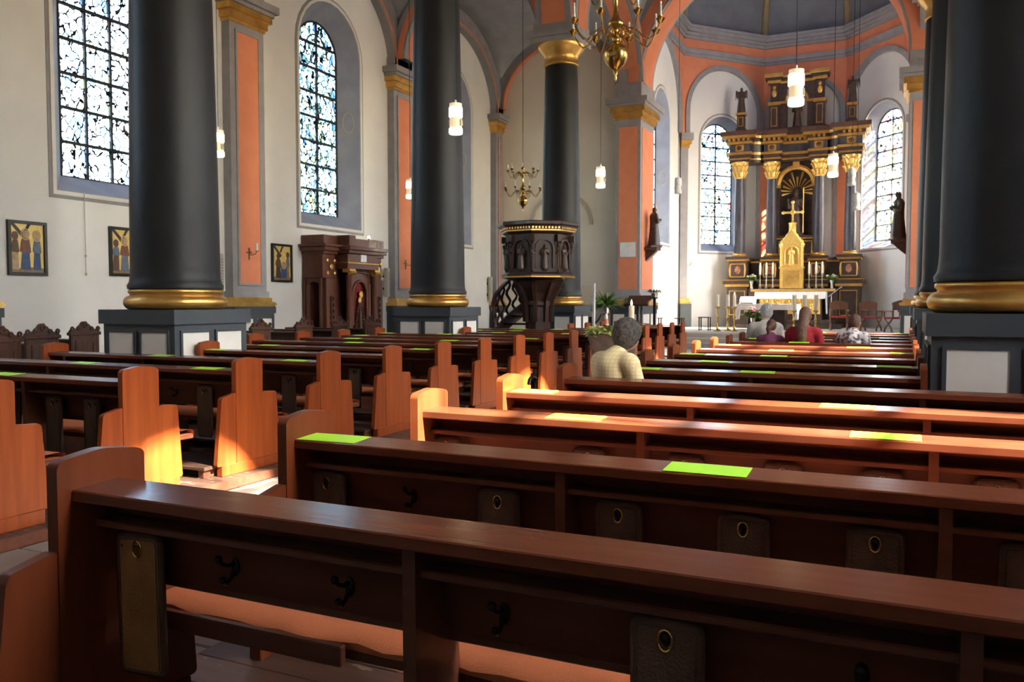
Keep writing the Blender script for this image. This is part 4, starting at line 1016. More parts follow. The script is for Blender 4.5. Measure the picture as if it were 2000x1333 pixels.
# ------------------------------------------------------------------ pulpit
def pulpit():
    cx, cy = -7.95, 18.55
    t = thing('pulpit', 'dark carved octagonal pulpit with niche figures and curved stair', 'pulpit', (cx, cy, 0))
    a0 = R(-54)-R(22.5); Rr = .86
    def ring(r, z): return [(cx+r*math.cos(a0+k*PI/4), cy+r*math.sin(a0+k*PI/4), z) for k in range(8)]
    def drum(prof, nm, mt):
        m = MB()
        for (r0, z0), (r1, z1) in zip(prof, prof[1:]): m.loft(ring(r0, z0), ring(r1, z1), True)
        m.add(ring(*prof[0]), [tuple(range(8))[::-1]]); m.add(ring(*prof[-1]), [tuple(range(8))]); return m.build(nm, mt, t)
    W = M['w_pulpit']
    drum([(.76,2.16),(.76,3.06)], 'drum', W)
    drum([(.80,3.06),(.86,3.10),(.88,3.14),(.95,3.24),(1.0,3.27),(1.0,3.33),(.97,3.35)], 'cornice', W)
    drum([(.885,3.115),(.905,3.125),(.905,3.15),(.885,3.16)], 'gilt_band', M['gold'])
    drum([(.60,1.98),(.82,2.04),(.88,2.08),(.88,2.12),(.80,2.17)], 'lower_cornice', W); drum([(.86,2.04),(.90,2.05),(.90,2.075),(.86,2.08)], 'gilt_band', M['gold'])
    drum([(.30,.12),(.30,1.35),(.34,1.40),(.34,1.46),(.32,1.5),(.40,1.7),(.62,1.98)], 'stem', W); drum([(.46,0),(.46,.10),(.36,.16)], 'foot', W)
    for k in range(8):
        a = a0+k*PI/4+PI/8; ap = .76*math.cos(PI/8)
        def loc(m): m.rot(a).move((cx, cy, 0)); return m
        fr = MB(); hw = .185; zb, zs = 2.26, 2.72
        o = [(-hw,zb),(-hw,zs)]+[(-hw*math.cos(PI*i/10), zs+hw*math.sin(PI*i/10)) for i in range(1,10)]+[(hw,zs),(hw,zb)]
        oo = [(-hw-.05,zb),(-hw-.05,zs)]+[(-(hw+.05)*math.cos(PI*i/10), zs+(hw+.05)*math.sin(PI*i/10)) for i in range(1,10)]+[(hw+.05,zs),(hw+.05,zb)]
        fr.loft([(ap+.06,y,z) for y,z in o], [(ap+.06,y,z) for y,z in oo]).loft([(ap,y,z) for y,z in o], [(ap+.06,y,z) for y,z in o]).loft([(ap+.06,y,z) for y,z in oo], [(ap,y,z) for y,z in oo])
        p = loc(fr).build('niche_frame', W, t)
        loc(MB().box(ap, ap+.05, -.28, -.245, 2.2, 3.04).box(ap, ap+.05, .245, .28, 2.2, 3.04).box(ap, ap+.04, -.28, .28, 2.17, 2.25)).build('panel_frame', W, t)
        # corner herm with bracket head
        a2 = a0+k*PI/4
        m = MB().tube([(.775,0,2.2),(.80,0,2.55),(.80,0,2.75)], [.035,.03,.05], 8).ball((.82,0,2.80), (.05,.05,.065), 10, 7).box(.76,.88,-.06,.06,2.88,3.04).tube([(.78,-.05,2.6),(.83,0,2.66),(.78,.05,2.6)], .03, 6)
        m.rot(a2).move((cx, cy, 0)); m.build('corner_carving', W, t, 60)
        if k in (0,1,2,6,7):
            q = statue('', (cx+(ap+.03)*math.cos(a), cy+(ap+.03)*math.sin(a), 2.25), .56, a+PI/2, name='niche_figure', parent=t, arm=(1, 2 if k % 2 else 1))
        d = MB()
        for i in range(9): d.box(.91*math.cos(PI/8), .91*math.cos(PI/8)+.025, -.33+i*.077, -.33+i*.077+.04, 3.17, 3.215)
        loc(d).build('dentils', M['gold'] , t)
        m = MB().prism([(.30,1.0),(.36,1.0),(.40,1.5),(.62,1.92),(.56,1.97),(.44,1.86),(.30,1.5)], 'y', -.045, .045)
        m.rot(a2).move((cx, cy, 0)); m.build('bracket', W, t)
    # winding stair on the far left side
    n = 10
    def hel(k, r, z): 
        g = R(75)+R(150)*k/n; return (cx-.05+r*math.cos(g), cy+.02+r*math.sin(g), z)
    for k in range(n):
        z = 2.05-(k+1)*.19
        A = [hel(k,.34,z),hel(k,1.02,z),hel(k+1,1.02,z),hel(k+1,.34,z)]; B = [(x,y,z+.045) for x,y,z in A]
        MB().add(A+B, [(3,2,1,0),(4,5,6,7),(0,1,5,4),(1,2,6,5),(2,3,7,6),(3,0,4,7)]).build('stair_tread', W, t)
    def ribbon(r0, r1, f0, f1, nm, mt):
        m = MB(); N = 24; P = [[], [], [], []]
        for i in range(N+1):
            k = n*i/N; zz = 2.10-.19*k
            for q, (r, f) in enumerate(((r0,f0),(r1,f0),(r1,f1),(r0,f1))): P[q].append(hel(k, r, max(.0, zz+f)))
        for q in range(4): m.loft(P[q], P[(q+1)%4])
        return m.build(nm, mt, t, 40)
    ribbon(1.02, 1.07, -.28, .10, 'stair_string', W); ribbon(1.0, 1.09, .88, .96, 'hand_rail', W)
    for i in range(14):
        k = n*(i+.5)/14; z = 2.10-.19*k
        pts = [hel(k+.25*math.sin(j*1.2), 1.045+.015*math.cos(j*1.3), z+.1+.8*j/10) for j in range(11)]
        if z+.1 > 0: MB().tube(pts, .035, 6).build('carved_baluster', W, t, 60)
pulpit()

# ------------------------------------------------------------------ confessional
def confessional():
    t = thing('confessional', 'dark mahogany confessional with red curtain and carved columns', 'confessional', (WL, 17.4, 0))
    W = M['w_conf']; x0 = WL+.01
    def bx(nm, x1, y0, y1, z0, z1, mt=W, xs=None, b=.01, par=t): return rbox(x0 if xs is None else xs, x1, y0, y1, z0, z1, b).build(nm, mt, par)
    for y0, y1, s in ((16.18, 16.72, -1), (18.18, 18.72, 1)):
        bx('side_wing', -12.52, y0+.03, y1-.03, 2.05, 2.62)
        bx('wing_front', -12.49, y0+.12, y1-.02, .0, 2.05, xs=-12.62)
        bx('wing_back', -13.0, y0+.04, y1-.04, 0, 2.05)
        bx('wing_plinth', -12.46, y0, y1, 0, .12)
        bx('frieze', -12.46, y0+.0, y1, 2.62, 2.70); bx('cornice', -12.38, y0-.06, y1+.03, 2.70, 2.80); bx('cornice', -12.33, y0-.11, y1+.03, 2.80, 2.86); bx('crown', -12.46, y0, y1, 2.86, 3.08)
        # arched side opening
        ys = y0+.04 if s < 0 else y1-.04
        m = MB(); hw = .24; xc = -12.81; zs = 1.72; N = 10
        for i in range(N):
            ta, tb = PI*i/N, PI*(i+1)/N
            m.add([(xc-hw*math.cos(ta), ys, zs+hw*math.sin(ta)), (xc-hw*math.cos(tb), ys, zs+hw*math.sin(tb)), (xc-hw*math.cos(tb), ys, 2.05), (xc-hw*math.cos(ta), ys, 2.05)], [(0,1,2,3)])
        m.box(-12.62, -12.57, ys-.03, ys+.03, 0, 2.05).box(-13.10, -13.05, ys-.03, ys+.03, 0, 2.05); m.build('side_arch', W, t)
        # carved pendant and gilded rosette on the wing front
        yc = (y0+.12+y1-.02)/2
        m = MB()
        for i in range(9): m.tube([(-12.475, yc+.07*math.cos(2*PI*j/10)*(1-.03*i), .35+i*.15+.06*math.sin(2*PI*j/10)) for j in range(10)], .022, 6, True)
        m.build('carved_drop', M['w_carved'], t, 60)
        r = MB().ball((-12.48, yc, 2.32), (.02,.07,.07), 12, 8)
        for dy in (-.14, .14):
            for dz in (-.15, .15): r.ball((-12.485, yc+dy, 2.32+dz), (.018,.045,.05), 8, 6)
        r.build('gilt_rosette', M['gold'], t, 60)
    y0, y1 = 16.80, 18.12; xf = -12.22
    bx('centre_back', -12.62, y0+.05, y1-.05, 0, 2.5)
    bx('centre_plinth', xf+.06, y0-.02, y1+.02, 0, .22); 
    bx('entablature', xf, y0, y1, 2.28, 2.42); bx('gilt_line', xf+.02, y0-.01, y1+.01, 2.42, 2.445, M['gold'], b=.004); bx('entablature', xf-.01, y0+.01, y1-.01, 2.445, 2.66)
    bx('cornice', xf+.10, y0-.08, y1+.08, 2.66, 2.74); bx('cornice', xf+.18, y0-.15, y1+.15, 2.74, 2.83); bx('crown', xf+.02, y0+.02, y1-.02, 2.83, 3.03); bx('crown', xf+.06, y0-.02, y0+.25, 2.83, 3.10)
    for yc in (y0+.12, y1-.12):
        c = MB().lathe([(.105,.22),(.12,.25),(.10,.30),(.085,.34),(.09,1.0),(.078,2.10),(.09,2.13)], (xf-.06, yc), 16).build('column', W, t, 50)
        MB().box(xf-.17, xf+.05, yc-.12, yc+.12, 2.20, 2.28).tube([(xf+.04, yc-.12, 2.19), (xf+.04, yc+.12, 2.19)], .05, 8).build('gilt_capital', M['gold'], c)
    # arched doorway with curtain
    yc = (y0+y1)/2; hw = .30; zs = 1.65; N = 14; m = MB(); xd = xf-.14
    for i in range(N):
        ta, tb = PI*i/N, PI*(i+1)/N
        a, b_ = (yc-hw*math.cos(ta), zs+hw*math.sin(ta)*1.15), (yc-hw*math.cos(tb), zs+hw*math.sin(tb)*1.15)
        m.add([(xd, a[0], a[1]), (xd, b_[0], b_[1]), (xd, b_[0], 2.28), (xd, a[0], 2.28)], [(0,1,2,3)])
    m.box(xd-.04, xd, y0+.2, yc-hw, .2, 2.28).box(xd-.04, xd, yc+hw, y1-.2, .2, 2.28); m.build('door_wall', W, t)
    o = [(yc-hw*math.cos(PI*i/N), zs+hw*1.15*math.sin(PI*i/N)) for i in range(N+1)]
    MB().tube([(xd+.01, yc-hw, .9)]+[(xd+.01, a, b_) for a, b_ in o]+[(xd+.01, yc+hw, .9)], .035, 8).build('arch_moulding', M['w_light'] if False else W, t, 60)
    cm = MB(); n = 48; top = lambda y: zs+1.15*math.sqrt(max(0, hw*hw-(y-yc)**2))
    A = [(xd-.06+.02*math.sin(i*1.6), yc-hw+2*hw*i/n, .6) for i in range(n+1)]; B = [(xd-.06+.012*math.sin(i*1.6), yc-hw+2*hw*i/n, 2.05) for i in range(n+1)]
    cm.loft(A, B).build('red_curtain', M['redcloth'], t, 80)
    d = bx('half_door', xd+.02, yc-hw+.01, yc+hw-.01, .22, .78, xs=xd-.03)
    cr = MB()
    for i in range(8):
        w_ = .24*(1-i/9.); z = .80+i*.09
        for s in (-1, 1): cr.tube([(xd+.02, yc+s*w_*(.3+.7*abs(math.cos(j*.6))), z+.09*j/6) for j in range(7)], .022, 6)
    cr.tube([(xd+.02, yc, .78), (xd+.02, yc, 1.45)], [.06,.02], 8); cr.build('carved_cresting', M['w_carved'], t, 60)
    MB().ball((xd+.03, yc-.03, 1.52), (.03,.07,.08), 10, 8).ball((xd+.03, yc+.03, 1.66), (.03,.08,.09), 10, 8).ball((xd+.04, yc, 1.60), (.03,.05,.05)).build('gilt_cartouche', M['gold2'], t, 60)
    g = MB()
    for i in range(9): g.ball((xd+.01, y0+.30+i*.09, 2.17-.05*math.sin(PI*i/8)*(-1)), (.025,.05,.035), 8, 6)
    g.build('carved_garland', M['w_carved'], t, 60)
confessional()
pp = thing('paper_notice', 'white paper notice pinned on the confessional', 'paper', (-12.215, 17.45, 2.48)); rbox(-12.222, -12.216, 17.33, 17.58, 2.47, 2.65, .001).build('sheet', M['paper'], pp)
MB().box(-12.217, -12.214, 17.45, 17.46, 2.635, 2.645).build('pin', M['iron'], pp)
ln = thing('small_lamp', 'small lit lamp on top of the confessional', 'lamp', (-12.4, 17.95, 3.03)); MB().lathe([(0,3.03),(.05,3.03),(.05,3.05),(.015,3.06),(.015,3.1),(0,3.1)], (-12.4, 17.95), 10).build('base', M['iron'], ln, 50); MB().ball((-12.4, 17.95, 3.13), .035, 10, 8).build('bulb', M['lampglass'], ln, 60)

# ------------------------------------------------------------------ chandeliers
def chandelier(label, x, y, z, s, n, top, bulbs):
    t = thing('brass_chandelier', label, 'chandelier', (x, y, z), 'brass candle chandeliers')
    prof = [(0,-.42),(.012,-.40),(.02,-.36),(.01,-.33),(.03,-.30),(.028,-.27),(.06,-.24),(.12,-.18),(.165,-.10),(.17,-.03),(.14,.05),(.07,.10),(.045,.12),(.05,.16),(.08,.19),(.05,.22),(.035,.26),(.05,.30),(.10,.34),(.105,.38),(.06,.43),(.035,.50),(.03,.68),(.045,.74),(.09,.78),(.095,.83),(.05,.88),(.03,.93),(.05,.98),(.07,1.03),(.03,1.09),(.012,1.12),(.012,1.2),(0,1.2)]
    MB().lathe([(r*s, q*s) for r, q in prof], n=20).move((x,y,z)).build('baluster_stem', M['brass'], t, 60)
    MB().tube([(x,y,z+1.15*s),(x,y,top)], .008, 6).build('chain', M['iron'], t)
    def arm(R_, zz):
        m = MB(); pts = []
        for i in range(25):
            u = i/24; r = .05+(R_-.05)*u; pts.append((r, 0, zz+.09*math.sin(u*PI*2.05)*(1 if u < .5 else 1.55)+.10*u*u))
        m.tube(pts, .011, 6)
        m.tube([(.16+.055*math.cos(a), 0, zz+.02+.055*math.sin(a)) for a in [PI*1.4*i/10-.4 for i in range(11)]], .008, 6)
        e = pts[-1]
        return m, e
    for R_, zz, off in ((.62,.19,0),(.50,.80,PI/n)):
        am, e = arm(R_, zz)
        me = MB(); me.v = [(a*s,b*s,c*s) for a,b,c in am.v]; me.f = am.f; mea = me.mesh('arm', M['brass'], smooth=60)
        cup = MB().lathe([(0,-.02),(.03,-.01),(.055,.03),(.06,.035),(.03,.02),(.022,.03),(.024,.07),(0,.07)], n=12).mesh('candle_cup', M['brass'], smooth=60)
        can = MB().lathe([(0,.06),(.014,.06),(.014,.20),(0,.205)], n=8).mesh('candle', M['candlewhite'], smooth=60)
        blb = MB().ball((0,0,.225), (.013,.013,.024), 8, 6).mesh('bulb', M['white'], smooth=60)
        for mm in (cup, can, blb): mm.transform(Matrix.Scale(s*1.08, 4))
        for k in range(n):
            a = off+2*PI*k/n; o = put('arm', mea, t, (0,0,0), a)
            for nm, mm in (('candle_cup', cup), ('candle', can))+((('bulb', blb),) if bulbs else ()): put(nm, mm, o, (e[0]*s, e[1]*s, e[2]*s))
    return t
chandelier('large brass chandelier cut by the top of the picture', -3.67, 11.3, 4.95, 1.02, 8, 13.0, True)
chandelier('small two-tier brass chandelier with candles above the pulpit', -9.9, 22.0, 4.42, .86, 8, 10.3, False)

# ------------------------------------------------------------------ high altar
QX = -4.0; GZ = .475
def high_altar():
    t = thing('high_altar', 'baroque high altar of dark marbled wood with gilding and columns', 'altar', (QX, 36, GZ))
    D, G, S = M['altardark'], M['gold'], M['altarcol']
    def bx(nm, x0, x1, y0, y1, z0, z1, mt=D, par=t, b=.012): return rbox(QX+x0, QX+x1, y0, y1, z0, z1, b).build(nm, mt, par)
    def frame(x0, x1, y, z0, z1, par, w=.03):
        m = MB()
        for a in ((x0,x1,z0,z0+w),(x0,x1,z1-w,z1),(x0,x0+w,z0+w,z1-w),(x1-w,x1,z0+w,z1-w)): m.box(QX+a[0], QX+a[1], y-.025, y, a[2], a[3])
        return m.build('gilt_frame', G, par)
    for s in (-1, 1):
        for xc, yf, hw in ((s*2.12, 35.0, .42), (s*.92, 35.5, .36)):
            p = bx('pedestal', xc-hw, xc+hw, yf, 36.4, GZ, 2.10)
            frame(xc-hw+.1, xc+hw-.1, yf, .95, 1.95, p)
            bx('pedestal_cornice', xc-hw-.07, xc+hw+.07, yf-.07, 36.4, 2.10, 2.22, G, p); bx('pedestal_cornice', xc-hw-.14, xc+hw+.14, yf-.14, 36.4, 2.22, 2.36, D, p); bx('pedestal_cornice', xc-hw-.16, xc+hw+.16, yf-.16, 36.4, 2.36, 2.40, G, p)
            u = bx('upper_pedestal', xc-hw+.06, xc+hw-.06, yf+.06, 36.4, 2.40, 3.16)
            frame(xc-hw+.12, xc+hw-.12, yf+.06, 2.5, 3.06, u, .035)
            MB().ball((QX+xc, yf+.05, 2.80), (.12,.03,.17), 14, 8).build('cartouche', M['cart'], u, 60)
            for q in (-1, 1): MB().tube([(QX+xc+q*(hw-.13), yf+.03, 2.55), (QX+xc+q*(hw-.10), yf+.01, 2.8), (QX+xc+q*(hw-.14), yf+.03, 3.02)], .03, 8).build('gilt_scroll', G, u, 60)
            bx('upper_cornice', xc-hw-.02, xc+hw+.02, yf, 36.4, 3.16, 3.24, G, u); bx('upper_cornice', xc-hw-.06, xc+hw+.06, yf-.04, 36.4, 3.24, 3.34, D, u)
            r = .215; cyy = yf+.36
            c = MB().lathe([(r,3.48),(r*1.0,3.6),(r*1.03,4.4),(r*.84,6.55)], (QX+xc, cyy), 24).build('column', S, t, 50)
            MB().lathe([(r+.08,3.34),(r+.09,3.38),(r+.04,3.42),(r+.05,3.46),(r,3.50)], (QX+xc, cyy), 24).build('gilt_base', M['gold'], c, 50)
            MB().lathe([(.19,6.53),(.21,6.56),(.19,6.60),(.22,6.75),(.20,6.85),(.27,6.98),(.25,7.05),(.34,7.14),(.34,7.20),(.2,7.2)], (QX+xc, cyy), 24).build('gilt_capital', M['gold2'], c, 50)
            lv = MB()
            for ti, (zz, rr, hh) in enumerate(((6.60,.205,.22),(6.82,.225,.24))):
                for k in range(10):
                    a = 2*PI*(k+.5*ti)/10; d_ = Vector((math.cos(a), math.sin(a), 0)); b0 = Vector((QX+xc, cyy, 0))
                    lv.tube([b0+d_*rr+Vector((0,0,zz)), b0+d_*(rr+.03)+Vector((0,0,zz+hh*.6)), b0+d_*(rr+.10)+Vector((0,0,zz+hh)), b0+d_*(rr+.13)+Vector((0,0,zz+hh*.8))], [.03,.045,.035,.015], 6)
            for k in range(4):
                a = PI/4+k*PI/2; lv.ball((QX+xc+.33*math.cos(a), cyy+.33*math.sin(a), 7.12), .07, 8, 6)
            lv.build('acanthus', M['gold2'], c, 60)
    # lower wall, mid wall between the pedestals
    bx('lower_wall', -1.75, 1.75, 35.9, 36.4, GZ, 2.36); bx('mid_wall', -1.75, 1.75, 36.0, 36.4, 2.36, 3.14)
    bx('mid_cornice', -1.78, 1.78, 35.94, 36.4, 3.10, 3.18, G); bx('mid_cornice', -1.80, 1.80, 35.90, 36.4, 3.18, 3.30)
    # central reredos with arched niche
    yb = 36.15
    hw, zb, zs = .64, 4.22, 6.30; m = MB(); N = 16
    for i in range(N):
        ta, tb = PI*i/N, PI*(i+1)/N
        A = (QX-hw*math.cos(ta), zs+hw*math.sin(ta)); B = (QX-hw*math.cos(tb), zs+hw*math.sin(tb))
        m.add([(A[0],yb,A[1]),(B[0],yb,B[1]),(B[0],yb,7.2),(A[0],yb,7.2)], [(0,1,2,3)]); m.add([(A[0],yb,A[1]),(B[0],yb,B[1]),(B[0],yb+.5,B[1]),(A[0],yb+.5,A[1])], [(3,2,1,0)])
    m.box(QX-1.0, QX-hw, yb, yb+.5, 3.3, 7.2).box(QX+hw, QX+1.0, yb, yb+.5, 3.3, 7.2).box(QX-hw, QX+hw, yb, yb+.5, 3.3, zb).box(QX-hw, QX+hw, yb+.45, yb+.5, zb, 7.0)
    re = m.build('reredos', D, t)
    o = [(QX-hw*math.cos(PI*i/N), zs+hw*math.sin(PI*i/N)) for i in range(N+1)]
    ar = MB()
    for w_, d_ in ((.0,.06),(.06,.09),(.12,.05)): ar.tube([(QX-(hw+w_)*math.cos(PI*i/N), yb-d_, zs+(hw+w_)*math.sin(PI*i/N)) for i in range(N+1)], .04, 8)
    ar.build('gilt_arch', G, re, 60)
    for s in (-1, 1):
        bx('niche_pilaster', s*(hw+.07)-.07, s*(hw+.07)+.07, yb-.06, yb, zb, 6.18, M['altardark'], re); bx('impost', s*(hw+.07)-.11, s*(hw+.07)+.11, yb-.11, yb, 6.18, 6.32, G, re)
    bx('keystone', -.13, .13, yb-.16, yb, 6.92, 7.22, G, re); bx('niche_sill', -.85, .85, yb-.16, yb, 4.12, 4.22, D, re); bx('niche_sill', -.88, .88, yb-.18, yb, 4.06, 4.12, G, re)
    frame(-.66, .66, yb-.005, 3.42, 4.0, re, .04)
    ry = MB()
    for k in range(13):
        a = PI*(k+.0)/12*1.1-.05*PI; c_ = Vector((QX, yb+.40, 6.05)); d_ = Vector((math.cos(a), 0, math.sin(a))); L = .85 if k % 2 else .62
        n_ = Vector((-d_.z, 0, d_.x)); ry.add([c_+d_*.2-n_*.015, c_+d_*.2+n_*.015, c_+d_*L+n_*.055, c_+d_*L-n_*.055, c_+d_*.2+Vector((0,-.04,0)), c_+d_*L*.98+Vector((0,-.03,0))], [(0,1,4),(1,2,5,4),(2,3,5),(3,0,4,5),(0,3,2,1)])
    ry.build('gilt_rays', M['gold'], re)
    # entablature following the stepped, concave plan
    path = [(-2.52,36.1),(-2.52,35.18),(-1.72,35.18),(-1.72,35.45)]
    path += [(-1.72+.5*math.sin(PI/2*i/6), 35.45+.5*(1-math.cos(PI/2*i/6))) for i in range(1, 7)]
    path += [(-1.22,35.58),(-.58,35.58),(-.58,35.98),(0,35.98)]
    path = path+[(-a, b_) for a, b_ in path[::-1][1:]]
    def sweep(nm, z0, z1, d, mt, back=36.35):
        m = MB(); N = len(path); cx_ = 0
        P = []
        for i, (a, b_) in enumerate(path):
            t0 = Vector((path[min(i+1,N-1)][0]-path[i][0], path[min(i+1,N-1)][1]-path[i][1])); t1 = Vector((path[i][0]-path[max(i-1,0)][0], path[i][1]-path[max(i-1,0)][1]))
            if t0.length < 1e-6: t0 = t1
            if t1.length < 1e-6: t1 = t0
            n0 = Vector((t0.y, -t0.x)).normalized(); n1 = Vector((t1.y, -t1.x)).normalized(); b2 = n0+n1
            k = b2/max(.6, b2.dot(n0)); P.append((QX+a+k.x*d, b_+k.y*d))
        q = [(QX+a, max(back, b_)) for a, b_ in path]
        A = [(x, y, z0) for x, y in P]; B = [(x, y, z1) for x, y in P]; Cc = [(x, y, z1) for x, y in q]; Dd = [(x, y, z0) for x, y in q]
        m.loft(A, B).loft(B, Cc).loft(Dd, A); return m.build(nm, mt, ent)
    ent = bx('entablature', -.5, .5, 36.0, 36.3, 7.2, 8.3)
    for nm, z0, z1, d, mt in (('architrave',7.20,7.30,.0,D),('gilt_fascia',7.30,7.36,.05,G),('architrave',7.36,7.50,.02,D),('gilt_fascia',7.50,7.60,.09,G),('frieze',7.60,7.92,.0,S),('gilt_fascia',7.92,8.02,.10,G),('bed_mould',8.02,8.14,.12,D),('cornice',8.14,8.25,.26,G),('cornice',8.25,8.42,.33,M['w_carved'])): sweep(nm, z0, z1, d, mt)
    for s in (-1, 1):
        for xc, yf in ((s*2.12, 35.18), (s*.90, 35.58)):
            bx('frieze_block', xc-.17, xc+.17, yf-.04, yf+.1, 7.63, 7.90, M['gold'], ent)
            MB().ball((QX+xc, yf-.045, 7.765), (.10,.025,.09), 10, 6).build('rosette', M['altardark'], ent, 60)
    for xc in [i*.19-2.5 for i in range(27)]:
        yy = 35.18 if abs(xc) > 1.72 else (35.58 if .58 < abs(xc) < 1.22 else (35.98 if abs(xc) < .58 else 35.8))
        MB().box(QX+xc-.05, QX+xc+.05, yy-.24, yy-.10, 8.03, 8.13).build('modillion', G, ent)
    # attic storey
    at = bx('attic_base', -1.15, 1.15, 35.9, 36.35, 8.42, 8.60)
    for s in (-1, 1):
        bx('attic_pilaster', s*.88-.19, s*.88+.19, 35.9, 36.3, 8.60, 9.52, D, at); frame(s*.88-.12, s*.88+.12, 35.9, 8.68, 9.44, at, .025)
        bx('attic_pier', s*.55-.16, s*.55+.16, 36.0, 36.3, 8.60, 9.58, D, at)
        bx('attic_capital', s*.88-.25, s*.88+.25, 35.84, 36.3, 9.52, 9.66, G, at); bx('attic_capital', s*.55-.2, s*.55+.2, 35.94, 36.3, 9.58, 9.68, G, at)
        bx('attic_console', s*.88-.16, s*.88+.16, 35.94, 36.3, 9.66, 10.42, D, at); MB().ball((QX+s*.88, 35.93, 10.02), (.10,.05,.16), 10, 8).ball((QX+s*.88, 35.92, 10.25), (.07,.05,.08)).build('gilt_mask', M['gold'], at, 60)
        bx('attic_cornice', s*.88-.27, s*.88+.27, 35.82, 36.3, 10.42, 10.54, G, at); bx('attic_cornice', s*.88-.34, s*.88+.34, 35.76, 36.3, 10.54, 10.64, D, at); bx('attic_cornice', s*.88-.38, s*.88+.38, 35.72, 36.3, 10.64, 10.80, G, at)
    m = MB(); hw2 = .42; zs2 = 9.68
    for i in range(12):
        ta, tb = PI*i/12, PI*(i+1)/12
        m.add([(QX-hw2*math.cos(ta),36.0,zs2+hw2*math.sin(ta)),(QX-hw2*math.cos(tb),36.0,zs2+hw2*math.sin(tb)),(QX-hw2*math.cos(tb),36.0,10.4),(QX-hw2*math.cos(ta),36.0,10.4)], [(0,1,2,3)])
    m.box(QX-.75, QX-.42, 36.0, 36.2, 9.68, 10.4).box(QX+.42, QX+.75, 36.0, 36.2, 9.68, 10.4); m.build('attic_spandrel', D, at)
    MB().tube([(QX-hw2*math.cos(PI*i/12), 35.98, zs2+hw2*math.sin(PI*i/12)) for i in range(13)], .05, 8).build('gilt_arch', G, at, 60)
    bx('attic_cornice', -.65, .65, 35.92, 36.3, 10.4, 10.5, G, at); bx('attic_cornice', -.65, .65, 35.88, 36.3, 10.5, 10.66, D, at); bx('attic_cornice', -.65, .65, 35.84, 36.3, 10.62, 10.72, G, at)
    for s in (-1, 1):
        p = bx('angel_pedestal', s*2.12-.2, s*2.12+.2, 35.3, 35.7, 8.42, 8.60); bx('pedestal_die', s*2.12-.15, s*2.12+.15, 35.35, 35.65, 8.60, 9.14, D, p); frame(s*2.12-.1, s*2.12+.1, 35.35, 8.68, 9.06, p, .02); bx('pedestal_cap', s*2.12-.2, s*2.12+.2, 35.3, 35.7, 9.14, 9.24, G, p)
M['cart'] = mat('red_cartouche', (.22,.03,.03), .5, c2=(.35,.22,.10), scale=10)
high_altar()
statue('dark winged angel on the left end of the high altar', (QX-2.12, 35.5, 9.29), 1.0, .2, wings=True, arm=(2,1))
statue('dark winged angel on the right end of the high altar', (QX+2.12, 35.5, 9.29), 1.0, -.2, wings=True, arm=(1,2))
statue('bishop statue with staff in the central niche of the high altar', (QX, 36.33, 4.31), 1.75, 0, mt='paintedwood' if 'paintedwood' in M else 'bronze', crown=True, arm=(2,1), attr=True)
statue('dark statue in the small niche at the top of the high altar', (QX, 36.15, 8.64), 1.05, 0)

# mensa with gold relief, cloth and gradine
def altar_front():
    t = thing('altar_table', 'rear altar table with gold relief front and white lace cloth', 'altar', (-3.92, 34.2, GZ))
    x = -3.92
    rbox(x-1.9, x+1.9, 33.1, 35.0, GZ, GZ+.16, .01).build('step', M['altardark'], t); rbox(x-1.6, x+1.6, 33.4, 35.0, GZ+.16, GZ+.32, .01).build('step', M['altardark'], t)
    rbox(x-1.18, x+1.18, 33.85, 34.6, GZ+.32, 1.80, .01).build('body', M['altardark'], t)
    rf = rbox(x-1.12, x+1.12, 33.80, 33.86, 1.02, 1.72, .01).build('gold_relief', M['gold2'], t)
    bm = MB()
    for k in range(11):
        for z, r in ((1.22,.07),(1.38,.055),(1.52,.05)): bm.ball((x-1.0+k*.2+random.uniform(-.02,.02), 33.79, z+random.uniform(-.03,.03)), (r,.03,r*1.2), 8, 6)
    bm.build('relief_figures', M['gold2'], rf, 60)
    rbox(x-1.28, x+1.28, 33.74, 34.62, 1.80, 1.87, .008).build('mensa', M['altardark'], t)
    c = MB(); n = 40; A = [(x-1.30+2.6*i/n, 33.72-.008*math.sin(i*2), 1.876) for i in range(n+1)]; B = [(p[0], 33.705-.012*math.sin(i*2.1), 1.62-.02*abs(math.sin(i*1.57/2))) for i, p in enumerate(A)]; Cc = [(p[0], 34.62, 1.876) for p in A]
    c.loft(Cc, A).loft(A, B)
    for s in (-1, 1): c.add([(x+s*1.30,33.72,1.876),(x+s*1.30,34.62,1.876),(x+s*1.33,34.60,1.02),(x+s*1.33,33.76,1.02)], [(0,1,2,3)])
    cl = c.build('altar_cloth', M['white'], t, 40)
    rbox(x-1.68, x+1.68, 34.62, 34.84, GZ, 2.02, .01).build('gradine', M['altardark'], t); rbox(x-1.6, x+1.6, 34.60, 34.63, 1.90, 2.0, .006).build('gilt_moulding', M['gold2'], t)
    return t
altar_front()
